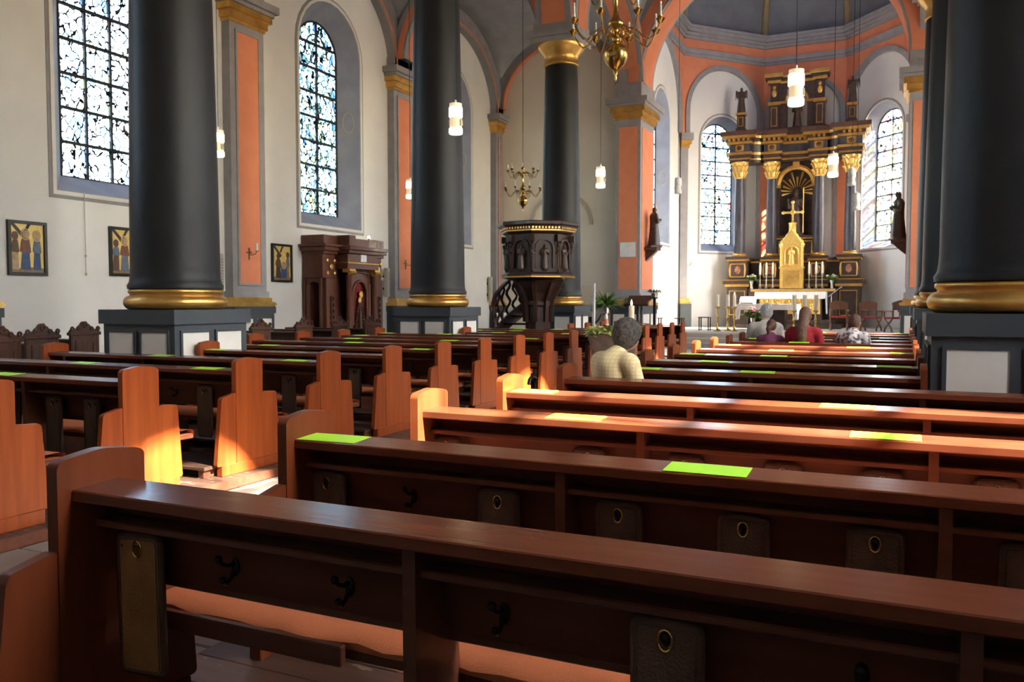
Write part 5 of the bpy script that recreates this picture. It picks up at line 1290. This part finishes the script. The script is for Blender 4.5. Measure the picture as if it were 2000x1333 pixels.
def tabernacle():
    x, y = -3.96, 34.78; t = thing('tabernacle', 'golden gabled tabernacle with relief figure and tall cross', 'tabernacle', (x, y, 2.02)); g = M['gold2']
    rbox(x-.44, x+.44, y-.18, y+.18, 2.02, 2.82, .012).build('lower_case', g, t); 
    d = rbox(x-.30, x+.30, y-.20, y-.17, 2.10, 2.72, .006).build('door', M['gold'], t)
    for a in ((-.36,-.31),(.31,.36)): MB().box(x+a[0], x+a[1], y-.215, y-.17, 2.05, 2.78).build('door_post', g, d)
    rbox(x-.47, x+.47, y-.21, y+.2, 2.80, 2.88, .01).build('middle_cornice', g, t)
    u = MB().prism([(x-.42,2.88),(x+.42,2.88),(x+.42,3.72),(x+.47,3.74),(x,4.34),(x-.47,3.74),(x-.42,3.72)], 'y', y-.16, y+.16).build('upper_case', g, t)
    hw = .25; o = [(x-hw,2.98),(x-hw,3.45)]+[(x-hw*math.cos(PI*i/10), 3.45+hw*math.sin(PI*i/10)) for i in range(1,10)]+[(x+hw,3.45),(x+hw,2.98)]
    MB().tube([(a, y-.17, b_) for a, b_ in o], .03, 6, True).build('niche_moulding', M['gold2'], u, 60); MB().prism(o, 'y', y-.17, y-.155).build('niche_ground', M['gold'], u)
    statue('', (x, y-.20, 2.98), .66, 0, mt='gold2', name='relief_figure', parent=t)
    for s in (-1, 1):
        MB().tube([(x+s*.47, y-.15, 3.72), (x+.02*s, y-.15, 4.34)], .035, 8).build('gable_moulding', g, u, 60)
        MB().lathe([(.05,2.88),(.045,3.6),(.07,3.65),(.07,3.75),(.0,3.95)], (x+s*.40, y-.14), 10).build('corner_shaft', g, u, 60)
        for k in range(4): MB().ball((x+s*(.40-.1*k), y-.12, 3.86+.13*k), .04, 8, 6).build('crocket', g, u, 60)
    MB().lathe([(.14,4.2),(.14,4.55),(.17,4.6),(.08,4.65),(.0,4.66)], (x, y), 8).build('spire_base', g, t, 50)
    c = rbox(x-.035, x+.035, y-.03, y+.03, 4.62, 5.40, .01).build('cross', g, t); rbox(x-.34, x+.34, y-.03, y+.03, 4.98, 5.06, .01).build('cross_arm', g, c)
    for a, b_ in ((-.36,5.02),(.36,5.02),(0,5.42)): MB().ball((x+a, y, b_), (.07,.04,.07), 10, 8).build('trefoil', g, c, 60)
    MB().ball((x, y-.02, 5.02), (.10,.04,.10), 12, 8).build('cross_centre', M['gold'], c, 60)
tabernacle()
def candlestick(label, x, y, z0, hs, hc, rc, mt, group, lit=True, r=1.):
    t = thing('candlestick', label, 'candlestick', (x, y, z0), group)
    k = hs/.6
    pr = [(0,0),(.085*r,0),(.09*r,.02),(.05*r,.05),(.022*r,.09),(.03*r,.13),(.018*r,.17),(.017*r,.30),(.032*r,.34),(.018*r,.38),(.017*r,.50),(.03*r,.54),(.06*r,.575),(.062*r,.59),(.02*r,.59),(0,.6)]
    MB().lathe([(a, z0+b_*k) for a, b_ in pr], (x, y), 16).build('stick', M[mt], t, 60)
    c = MB().lathe([(0,z0+hs-.01),(rc,z0+hs-.01),(rc,z0+hs+hc-.01),(rc*.6,z0+hs+hc),(0,z0+hs+hc)], (x, y), 14).build('candle', M['wax'], t, 60)
    if lit: MB().lathe([(0,z0+hs+hc),(.012,z0+hs+hc+.02),(.010,z0+hs+hc+.045),(0,z0+hs+hc+.085)], (x, y), 8).build('flame', M['flame'], c, 60)
for i, x in enumerate((-5.17,-4.93,-4.68,-3.31,-3.05,-2.82)):
    candlestick('silver altar candlestick beside the golden tabernacle, %s from the left' % ORD[i], x, 34.75, 2.02, .60, .36, .042, 'silver', 'candlesticks on the rear altar')
for i, (x, y) in enumerate(((-5.72,29.0),(-5.42,29.3),(-5.15,29.0))): candlestick('tall brass floor candlestick in the sunlight, %s of the left trio' % ORD[i], x, y, GZ, .86, .40, .05, 'brass', 'tall floor candlesticks left of the altar', i == 2, 1.5)
for i, (x, y) in enumerate(((-3.17,28.6),(-2.82,28.4),(-2.50,28.6))): candlestick('tall brass floor candlestick with thick candle, %s of the right trio' % ORD[i], x, y, GZ, .74, .50, .065, 'brass', 'tall floor candlesticks right of the altar', True, 1.5)

# flowers
def leafclump(n, rx, ry, rz, c, L, w_, seed, mats):
    rnd = random.Random(seed); out = [MB() for _ in mats]
    for i in range(n):
        a = rnd.uniform(0, 2*PI); e = rnd.uniform(-.1, 1.3); q = rnd.random()**.5
        p = Vector((c[0]+rx*q*math.cos(a), c[1]+ry*q*math.sin(a), c[2]+rz*rnd.random()))
        d = Vector((math.cos(a)*math.cos(e), math.sin(a)*math.cos(e), math.sin(e))); s = d.cross(Vector((0,0,1)));
        if s.length < .1: s = Vector((1,0,0))
        s.normalize(); l = L*rnd.uniform(.6,1.2); ww = w_*rnd.uniform(.7,1.2); nn = s.cross(d)*.15*l
        out[i % len(mats)].add([p, p+d*l*.4+s*ww-nn*.3, p+d*l-nn*1.5+Vector((0,0,-.1*l)), p+d*l*.4-s*ww-nn*.3, p+d*l*.45+nn*.3], [(0,1,4),(1,2,4),(2,3,4),(3,0,4)])
    return out
def bouquet(label, x, y, z, hv, blooms, r, group=None, vase='silver', n=120):
    t = thing('flower_vase', label, 'flowers', (x, y, z), group)
    MB().lathe([(0,z),(.06,z),(.05,z+.04),(.045,z+hv*.5),(.085,z+hv*.95),(.075,z+hv),(.0,z+hv-.02)], (x, y), 16).build('vase', M[vase], t, 60)
    for m_, mt in zip(leafclump(n, r*.5, r*.5, r*.5, (x, y, z+hv), r*.7, r*.12, hash(label) % 99 if False else int(abs(x*100)), (0,1)), ('leaf','leafdark')): m_.build('leaves', M[mt], t)
    rnd = random.Random(int(abs(x*77)))
    for mt, k in blooms:
        for i in range(k):
            a = rnd.uniform(0, 2*PI); q = rnd.random()**.5; e = rnd.random()
            c = (x+r*q*.8*math.cos(a), y+r*q*.8*math.sin(a), z+hv+r*(.55+.65*(1-q)*e+.2*e)); m = MB(); m.ball(c, (r*.16,r*.16,r*.12), 8, 6)
            for j in range(6): b_ = j*PI/3; m.ball((c[0]+r*.14*math.cos(b_), c[1]+r*.14*math.sin(b_), c[2]-.01), (r*.10,r*.10,r*.06), 7, 5)
            m.build('bloom', M[mt], t, 60)
M['bl_white'] = mat('white_petal', (.82,.80,.62), .6); M['bl_pink'] = mat('pink_petal', (.75,.12,.30), .6); M['bl_cream'] = mat('cream_petal', (.80,.72,.42), .6)
bouquet('small vase of cream flowers left of the altar candles', -5.50, 34.72, 2.02, .32, (('bl_white',9),('bl_cream',4)), .24, 'vases on the rear altar')
bouquet('small vase of cream flowers right of the altar candles', -2.46, 34.72, 2.02, .32, (('bl_white',9),('bl_cream',4)), .24, 'vases on the rear altar')

# people's altar
pa = thing('altar_table', 'front altar table draped with a white cloth', 'altar', (-4.4, 31.4, GZ))
rbox(-5.05, -3.75, 31.0, 31.8, GZ, 1.36, .01).build('body', M['altardark'], pa)
rbox(-5.42, -3.36, 30.8, 32.0, 1.36, 1.40, .01).build('mensa', M['w_carved'], pa)
c = MB(); n = 36; A = [(-5.44+2.10*i/n, 30.78, 1.408) for i in range(n+1)]; B = [(p[0]+(.03 if i > n-4 else (-.03 if i < 4 else 0)), 30.75-.015*math.sin(i*1.3), 1.20-(.35 if i < 3 or i > n-3 else 0)) for i, p in enumerate(A)]
c.loft([(p[0], 32.02, 1.408) for p in A], A).loft(A, B)
for s, xx in ((-1,-5.44),(1,-3.34)): c.add([(xx,30.78,1.408),(xx,32.02,1.408),(xx+s*.05,32.0,.85),(xx+s*.05,30.78,.85)], [(0,1,2,3)])
c.build('altar_cloth', M['white'], pa, 40)
bs = thing('missal_stand', 'white-draped book stand on the front altar table', 'book stand', (-5.1, 31.2, 1.41))
MB().prism([(31.05,1.412),(31.5,1.412),(31.45,1.66),(31.38,1.68)], 'x', -5.36, -4.82).build('sloping_desk', M['white'], bs); rbox(-5.3, -4.88, 31.02, 31.07, 1.412, 1.46, .005).build('book_lip', M['w_light'], bs)
bouquet('bouquet of pink and white flowers with green leaves before the front altar', -4.72, 30.2, GZ, .45, (('bl_pink',5),('bl_white',10),('bl_cream',5)), .36)
# microphone, side tables, chairs
mc = thing('microphone_stand', 'black microphone stand with angled boom right of the altar', 'microphone', (-2.35, 33.0, GZ))
MB().lathe([(0,GZ),(.13,GZ),(.13,GZ+.02),(.02,GZ+.04),(0,GZ+.04)], (-2.35, 33.0), 14).build('base', M['iron'], mc); MB().tube([(-2.35,33,GZ+.03),(-2.35,33,1.75)], .012, 6).build('pole', M['silver'], mc); MB().tube([(-2.45,33,1.68),(-2.05,32.9,2.0)], .010, 6).build('boom', M['silver'], mc); MB().tube([(-2.08,32.9,1.98),(-1.98,32.88,2.05)], .024, 8).build('microphone_head', M['silver'], mc, 60)
def side_table(label, x, y, w_, d_, h):
    t = thing('side_table', label, 'table', (x, y, GZ), 'small dark-framed tables in the chancel')
    rbox(x-w_/2, x+w_/2, y-d_/2, y+d_/2, GZ+h-.03, GZ+h, .005).build('table_top', M['w_carved'], t)
    for sx in (-1, 1):
        for sy in (-1, 1): MB().box(x+sx*(w_/2-.04)-.018, x+sx*(w_/2-.04)+.018, y+sy*(d_/2-.04)-.018, y+sy*(d_/2-.04)+.018, GZ, GZ+h-.03).build('leg', M['iron'], t)
side_table('small dark-framed table left of the floor candlesticks', -6.28, 29.6, .40, .4, .48); side_table('low dark table by the sunlit chancel wall', -7.4, 29.3, .9, .4, .45)
def folding_chair(label, x, y, rz):
    t = thing('folding_armchair', label, 'chair', (x, y, GZ), 'carved folding armchairs with red seats', rz)
    W = M['w_chair']
    for sx in (-.27, .27):
        for s in (-1, 1):
            pts = [(sx, s*.26, 0), (sx, s*.20, .12), (sx, 0, .26), (sx, -s*.20, .40), (sx, -s*.28, .52), (sx, -s*.27, .68)]
            o = MB().tube(pts, [.03,.028,.026,.028,.03,.03], 8).build('curved_leg', W, None, 60); o.parent = t
        o = MB().tube([(sx,-.32,.70),(sx,0,.715),(sx,.30,.70)], .032, 8).ball((sx,-.33,.70), .045).build('arm_rest', W, None, 60); o.parent = t
    o = rbox(-.27, .27, -.22, .22, .44, .50, .02).build('seat', M['redseat'], None); o.parent = t
    o = MB().prism(rpoly([(-.29,.74),(.29,.74),(.31,.98),(.12,1.04),(0,1.07),(-.12,1.04),(-.31,.98)], .03), 'y', .27, .31).build('backrest', W, None); o.parent = t
    for sx in (-.27, .27):
        o = MB().tube([(sx,.29,.66),(sx,.29,.80)], .026, 8).build('back_post', W, None, 60); o.parent = t
M['w_chair'] = wood('chair_wood', (.20,.095,.055), (.10,.045,.028), (4,4,.5), .4, .1); M['redseat'] = mat('red_seat_velvet', (.40,.02,.03), .85)
folding_chair('carved folding armchair with red seat beside the right apse wall', -.95, 31.6, PI-.3); folding_chair('carved folding armchair with red seat, farthest right in the chancel', -.15, 30.6, PI+.5); folding_chair('carved folding armchair with red seat behind the floor candles', -2.0, 31.8, PI)

# ------------------------------------------------------------------ lectern, plants and things before the chancel
lc = thing('lectern', 'dark carved wooden lectern in front of the orange pier', 'lectern', (-7.35, 25.0, 0))
MB().prism([(24.75,1.35),(25.2,1.62),(25.18,1.68),(24.72,1.41)], 'x', -7.72, -6.98).build('desk', M['w_pulpit'], lc); MB().lathe([(.26,0),(.26,.08),(.08,.16),(.06,.5),(.09,.7),(.055,.9),(.06,1.4),(0,1.45)], (-7.35, 25.0), 12).build('stem', M['w_pulpit'], lc, 50)
for s in (-1, 1): MB().tube([(-7.35+s*.37,24.76,1.38),(-7.35+s*.33,24.85,1.48),(-7.35+s*.40,25.0,1.56),(-7.35+s*.36,25.16,1.66)], .03, 6).build('scroll_edge', M['w_pulpit'], lc, 60)
def potted(label, x, y, zs, hp, rl, n, mats, L, w_, upright=False, name='potted_plant', stand=True):
    t = thing(name, label, 'plant', (x, y, 0))
    if stand: MB().lathe([(.16,0),(.16,.04),(.05,.08),(.045,zs-.05),(.12,zs-.02),(.12,zs),(0,zs)], (x, y), 14).build('stand', M['iron'], t, 50)
    MB().lathe([(0,zs),(.085,zs),(.11,zs+hp*.9),(.12,zs+hp),(.10,zs+hp),(.09,zs+hp-.03),(0,zs+hp-.03)], (x, y), 16).build('pot', M['silver'], t, 50)
    for m_, mt in zip(leafclump(n, rl*.25 if upright else rl, rl*.25 if upright else rl, .05, (x, y, zs+hp), L, w_, int(abs(x*31)), mats), mats): m_.build('leaves', M[mt], t)
potted('fern in a silver pot on a stand beside the pulpit column', -8.25, 24.6, 1.12, .24, .2, 70, ('leafdark','leaf'), .52, .04, True)
potted('small flat-topped plant on a tall stand behind the lectern', -7.0, 25.6, 1.62, .14, .16, 60, ('leafdark',), .12, .03)
cn = thing('striped_cone', 'white cone with red stripes standing near the pulpit column', 'cone', (-8.05, 24.0, 0))
rbox(-8.25, -7.85, 23.8, 24.2, 0, .04, .01).build('base_plate', M['iron'], cn)
for k in range(7):
    r0, r1 = .17-.019*k, .17-.019*(k+1); z0, z1 = .04+.155*k, .04+.155*(k+1)
    MB().lathe([(r0,z0),(r1,z1)], (-8.05, 24.0), 16).build('white_band' if k % 2 == 0 else 'red_band', M['white'] if k % 2 == 0 else M['orange'], cn, 50)
wc = thing('watering_can', 'dark watering can beside the striped cone', 'watering can', (-8.40, 23.6, .72))
MB().lathe([(0,.72),(.13,.72),(.12,1.0),(.10,1.04),(0,1.04)], (-8.40, 23.6), 14).build('body', M['iron'], wc, 50); MB().tube([(-8.50,23.6,1.02),(-8.55,23.6,1.2),(-8.42,23.6,1.28),(-8.30,23.6,1.18),(-8.28,23.6,1.02)], .014, 6).build('handle', M['iron'], wc, 60); MB().tube([(-8.3,23.6,.80),(-8.15,23.6,.95),(-8.06,23.6,1.12)], [.03,.02,.015], 8).build('spout', M['iron'], wc, 60)
tb = thing('plant_table', 'small dark table carrying the watering can', 'table', (-8.40, 23.6, 0)); rbox(-8.62, -8.18, 23.4, 23.8, .69, .72, .004).build('table_top', M['w_carved'], tb)
for sx in (-8.6, -8.2):
    for sy in (23.42, 23.78): MB().box(sx-.015, sx+.015, sy-.015, sy+.015, 0, .69).build('leg', M['w_carved'], tb)
scn = thing('clear_screen', 'clear protective screen with white post beside the pulpit', 'screen', (-8.6, 23.2, 0))
MB().box(-8.19, -8.13, 23.18, 23.24, 0, 2.02).build('white_post', M['paper'], scn); MB().box(-9.05, -8.19, 23.2, 23.212, .5, 1.98).build('clear_sheet', M['clear'], scn); MB().box(-9.05, -8.19, 23.195, 23.217, 1.98, 2.0).build('top_rail', M['paper'], scn)

pl = thing('stone_planter', 'tall stone planter in the aisle filled with pale green leaves', 'planter', (-3.98, 12.2, 0))
MB().lathe([(0,0),(.26,0),(.28,.05),(.25,.12),(.30,.55),(.36,.86),(.385,.90),(.385,.98),(.34,.98),(.33,.92),(0,.92)], (-3.98, 12.2), 28).build('pot', M['planterstone'], pl, 50)
for m_, mt in zip(leafclump(1100, .38, .38, .12, (-3.98, 12.2, .94), .085, .030, 5, ('leaf2','leaf','leaf2')), ('leaf2','leaf','leaf2')): m_.build('leaves', M[mt], pl)
for k in range(7):
    rnd = random.Random(k); a = -.6+k*.25; p0 = Vector((-3.98+.1*k-.25, 12.0, .98)); pts = [p0]
    for j in range(5): pts.append(pts[-1]+Vector((.09*math.cos(a)+rnd.uniform(-.04,.04), rnd.uniform(-.05,.05), .055-.03*j*.5+rnd.uniform(-.02,.02))))
    MB().tube(pts, [.012,.011,.010,.008,.006,.004], 6).build('twig', M['twig'], pl, 60)
ec = thing('easter_candle', 'tall cream candle burning in the stone planter', 'candle', (-3.66, 12.1, .92)); MB().lathe([(0,.92),(.042,.92),(.042,1.40),(.03,1.41),(0,1.41)], (-3.66, 12.1), 16).build('wax', M['wax'], ec, 60); MB().lathe([(0,1.41),(.015,1.43),(.012,1.46),(0,1.50)], (-3.66, 12.1), 8).build('flame', M['flame'], ec, 60)
um = thing('umbrella', 'dark folded umbrella handle beside the fifth right-hand pew end', 'umbrella', (-2.42, 5.62, 0))
MB().tube([(-2.42,5.62,.02),(-2.42,5.62,.10),(-2.42,5.62,.62),(-2.42,5.62,.66)], [.008,.02,.035,.012], 8).build('canopy', M['iron'], um, 60); MB().tube([(-2.42,5.62,.66),(-2.42,5.62,.86),(-2.42,5.60,.90),(-2.43,5.56,.91),(-2.43,5.52,.89),(-2.43,5.51,.86)], .014, 8).build('handle', M['iron'], um, 60)

# ------------------------------------------------------------------ people
def checks(name, c1, c2, sc):
    m, nt, b = principled(name, c1, .8); L = nt.links
    tc = nt.nodes.new('ShaderNodeTexCoord'); mx = None; fs = []
    for ax in ('X', 'Z'):
        wv = nt.nodes.new('ShaderNodeTexWave'); wv.bands_direction = ax; wv.inputs['Scale'].default_value = sc; L.new(tc.outputs['Object'], wv.inputs[0]); fs.append(wv)
    mm = nt.nodes.new('ShaderNodeMath'); mm.operation = 'MAXIMUM'; L.new(fs[0].outputs['Fac'], mm.inputs[0]); L.new(fs[1].outputs['Fac'], mm.inputs[1])
    cr = nt.nodes.new('ShaderNodeValToRGB'); cr.color_ramp.elements[0].position = .82; cr.color_ramp.elements[1].position = .95; cr.color_ramp.elements[0].color = (*c1,1); cr.color_ramp.elements[1].color = (*c2,1)
    L.new(mm.outputs[0], cr.inputs[0]); L.new(cr.outputs[0], b.inputs['Base Color']); return m
def person(label, x, y, s, rz, top_m, hair_m, hair='short', bow=.0, turn=0., hs=1., legs_m=None):
    """seated figure facing +y, feet on the platform"""
    t = thing('person', label, 'person', (x, y, PZ), 'people seated in the pews', rz)
    z0 = .51; S = s
    hx, hy, hz = .03*turn, .10+bow*.9, z0+S*(.70-bow*.35)           # head centre
    sh = z0+S*.50; cy_ = .02+bow*.35
    tors = [('c',(0,.04,z0+.06),(0,.05,z0+.16),.145*S,.135*S),('c',(0,.05,z0+.16),(0,cy_,z0+S*.40),.135*S,.15*S),('c',(-.15*S,cy_,sh-.04),(.15*S,cy_,sh-.04),.07*S,.07*S),('c',(0,cy_-.01,sh-.07),(0,cy_+.01,sh+.01),.10*S,.055*S)]
    arms = []; hands = []
    for q in (-1, 1):
        el = (q*.235*S, cy_+.05, z0+S*.22); wr = (q*.09*S, .30, z0+S*.17)
        arms += [('c',(q*.19*S,cy_,sh-.05),el,.060*S,.046*S),('c',el,wr,.044*S,.032*S)]
        hands += [('c',wr,(q*.05*S,.35,z0+S*.16),.030*S,.030*S)]
        for f in range(4): hands += [('c',(q*(.05-.018*f+.02)*S,.35,z0+S*(.165-.008*f)),(q*(.015-.006*f)*S,.40,z0+S*(.150-.012*f)),.011*S,.009*S)]
        hands += [('c',(q*.07*S,.33,z0+S*.185),(q*.035*S,.37,z0+S*.205),.012*S,.010*S)]
    legs = []
    for q in (-1, 1): legs += [('c',(q*.085*S,.08,z0+.03),(q*.10*S,.46*S,z0+.02),.085*S,.065*S),('c',(q*.10*S,.46*S,z0+.02),(q*.10*S,.47*S,.10),.06*S,.042*S),('c',(q*.10*S,.45*S,.05),(q*.11*S,.62*S,.04),.042*S,.034*S)]
    neck = [('c',(0,cy_,sh),(hx*.6,hy-.03,hz-.08*S),.058*S,.054*S)]
    hd = [('e',(hx,hy,hz),(.076*S,.094*S,.112*S)),('e',(hx,hy+.03,hz-.055*S),(.055*S,.06*S,.06*S)),('c',(hx,hy+.088*S,hz+.005),(hx,hy+.112*S,hz-.02*S),.010*S,.014*S),('c',(hx-.03*S,hy+.085*S,hz+.022*S),(hx+.03*S,hy+.085*S,hz+.022*S),.014*S,.014*S),('c',(hx-.02*S,hy+.088*S,hz-.05*S),(hx+.02*S,hy+.088*S,hz-.05*S),.009*S,.009*S)]
    for q in (-1, 1): hd += [('e',(hx+q*.080*S,hy-.005,hz-.012*S),(.014*S,.024*S,.034*S))]
    b_ = organic(tors+[(p[0],p[1],p[2],p[3]*.92,p[4]*.92) for p in arms+legs]+hands+neck+hd, .0125, .022)
    body = put('body', b_.mesh('body', M['skin'], smooth=70), t)
    tp = organic([(p[0],p[1],p[2],p[3]+.014,p[4]+.014) for p in tors+[q for q in arms]]+[('c',(0,cy_+.01,sh+.0),(hx*.3,cy_+.03,sh+.035),.062*S,.060*S)], .014, .03)
    put('top', tp.mesh('top', top_m, smooth=70), t)
    lg = organic([(p[0],p[1],p[2],p[3]+.012,p[4]+.012) for i, p in enumerate(legs) if i % 3 != 2]+[('c',(-.06,.06,z0+.05),(.06,.06,z0+.05),.13*S,.13*S)], .016, .03)
    put('trousers', lg.mesh('trousers', legs_m or M['trousers'], smooth=70), t)
    for q in (-1, 1): put('shoe', organic([('c',(q*.10*S,.43*S,.05),(q*.11*S,.64*S,.042),.052*S,.042*S)], .014, .02).mesh('shoe', M['iron'], smooth=70), t)
    HP = [('e',(hx,hy-.018*S,hz+.028*S),(.091*S*hs,.104*S*hs,.106*S*hs)),('e',(hx,hy-.05*S,hz-.02*S),(.082*S*hs,.075*S*hs,.085*S*hs))]
    if hair == 'long': HP += [('c',(hx,hy-.075*S,hz),(hx,cy_-.13,sh+.04),.075*S,.072*S),('c',(hx,cy_-.13,sh+.04),(hx+.01,cy_-.175,sh-.10),.072*S,.065*S),('c',(hx+.01,cy_-.175,sh-.10),(hx+.02,cy_-.18,sh-.27),.065*S,.03*S)]
    if hair == 'tail': HP += [('c',(hx,hy-.10*S,hz+.01),(hx-.02,hy-.16*S,hz-.04*S),.035*S,.045*S),('c',(hx-.02,hy-.16*S,hz-.04*S),(hx-.03,hy-.15*S,hz-.24*S),.04*S,.018*S)]
    face = np.array([hx, hy+.10*S, hz-.03*S]); fr = np.array([.082, .075, .098])*S
    def nz(P):
        q = (P-face)/fr; l = np.linalg.norm(q, axis=-1); carve = -(l-1)*fr.min()
        n_ = .004*np.sin(P[...,0]*150+3*np.sin(P[...,2]*60))*np.sin(P[...,2]*130+2*np.sin(P[...,1]*70))+.0025*np.sin(P[...,1]*210)
        return n_+np.maximum(0, carve)*1.6
    put('hair', organic(HP, .0115, .02, nz).mesh('hair', hair_m, smooth=70), t)
    eye = MB()
    for q in (-1, 1): eye.ball((hx+q*.030*S, hy+.088*S, hz+.008*S), .011*S, 8, 6)
    put('eyes', eye.mesh('eyes', M['iron'], smooth=70), t)
    return t
M['trousers'] = mat('dark_trousers', (.03,.03,.04), .85)
M['sh_yellow'] = checks('pale_yellow_checked_shirt', (.92,.80,.50), (.84,.66,.32), 11)
M['sh_grey'] = mat('pale_grey_knit', (.55,.52,.48), .9, c2=(.46,.43,.40), scale=40, bump=.3)
M['sh_red'] = mat('crimson_knit', (.38,.018,.035), .9, c2=(.28,.012,.025), scale=20)
M['sh_purple'] = mat('purple_top', (.17,.035,.10), .85)
M['sh_print'] = mat('grey_white_print', (.72,.70,.72), .8, c2=(.12,.10,.13), scale=22, lo=.44, hi=.5)
M['h_grey'] = mat('dark_grey_hair', (.12,.108,.10), .75, c2=(.035,.032,.03), scale=45, bump=.6)
M['h_white'] = mat('grey_white_hair', (.50,.49,.48), .75, c2=(.30,.29,.28), scale=45, bump=.5)
M['h_brown'] = mat('brown_hair', (.13,.062,.035), .6, c2=(.05,.022,.014), scale=30, stretch=(3,3,.4), bump=.5)
M['h_light'] = mat('light_brown_hair', (.15,.075,.04), .6, c2=(.06,.028,.016), scale=30, stretch=(3,3,.4), bump=.5)
person('man with dark grey hair in a pale yellow checked shirt, head bowed', -2.0, RY[4]+.13, .92, -.50, M['sh_yellow'], M['h_grey'], bow=.08, turn=.6, hs=1.22)
person('person with grey-white hair in a pale grey pullover near the altar', -1.93, RY[11]+.10, 1.05, .15, M['sh_grey'], M['h_white'], bow=.02, turn=.6)
person('girl with dark hair in a ponytail and a purple top', -1.71, RY[10]+.13, .76, -.05, M['sh_purple'], M['h_brown'], 'tail', legs_m=M['sh_purple'])
person('woman with long brown hair in a crimson jumper', -1.25, RY[10]+.10, .98, -.1, M['sh_red'], M['h_light'], 'long')
person('person with brown hair in a grey and white patterned top', -.62, RY[10]+.10, .88, -.25, M['sh_print'], M['h_brown'], bow=.06)
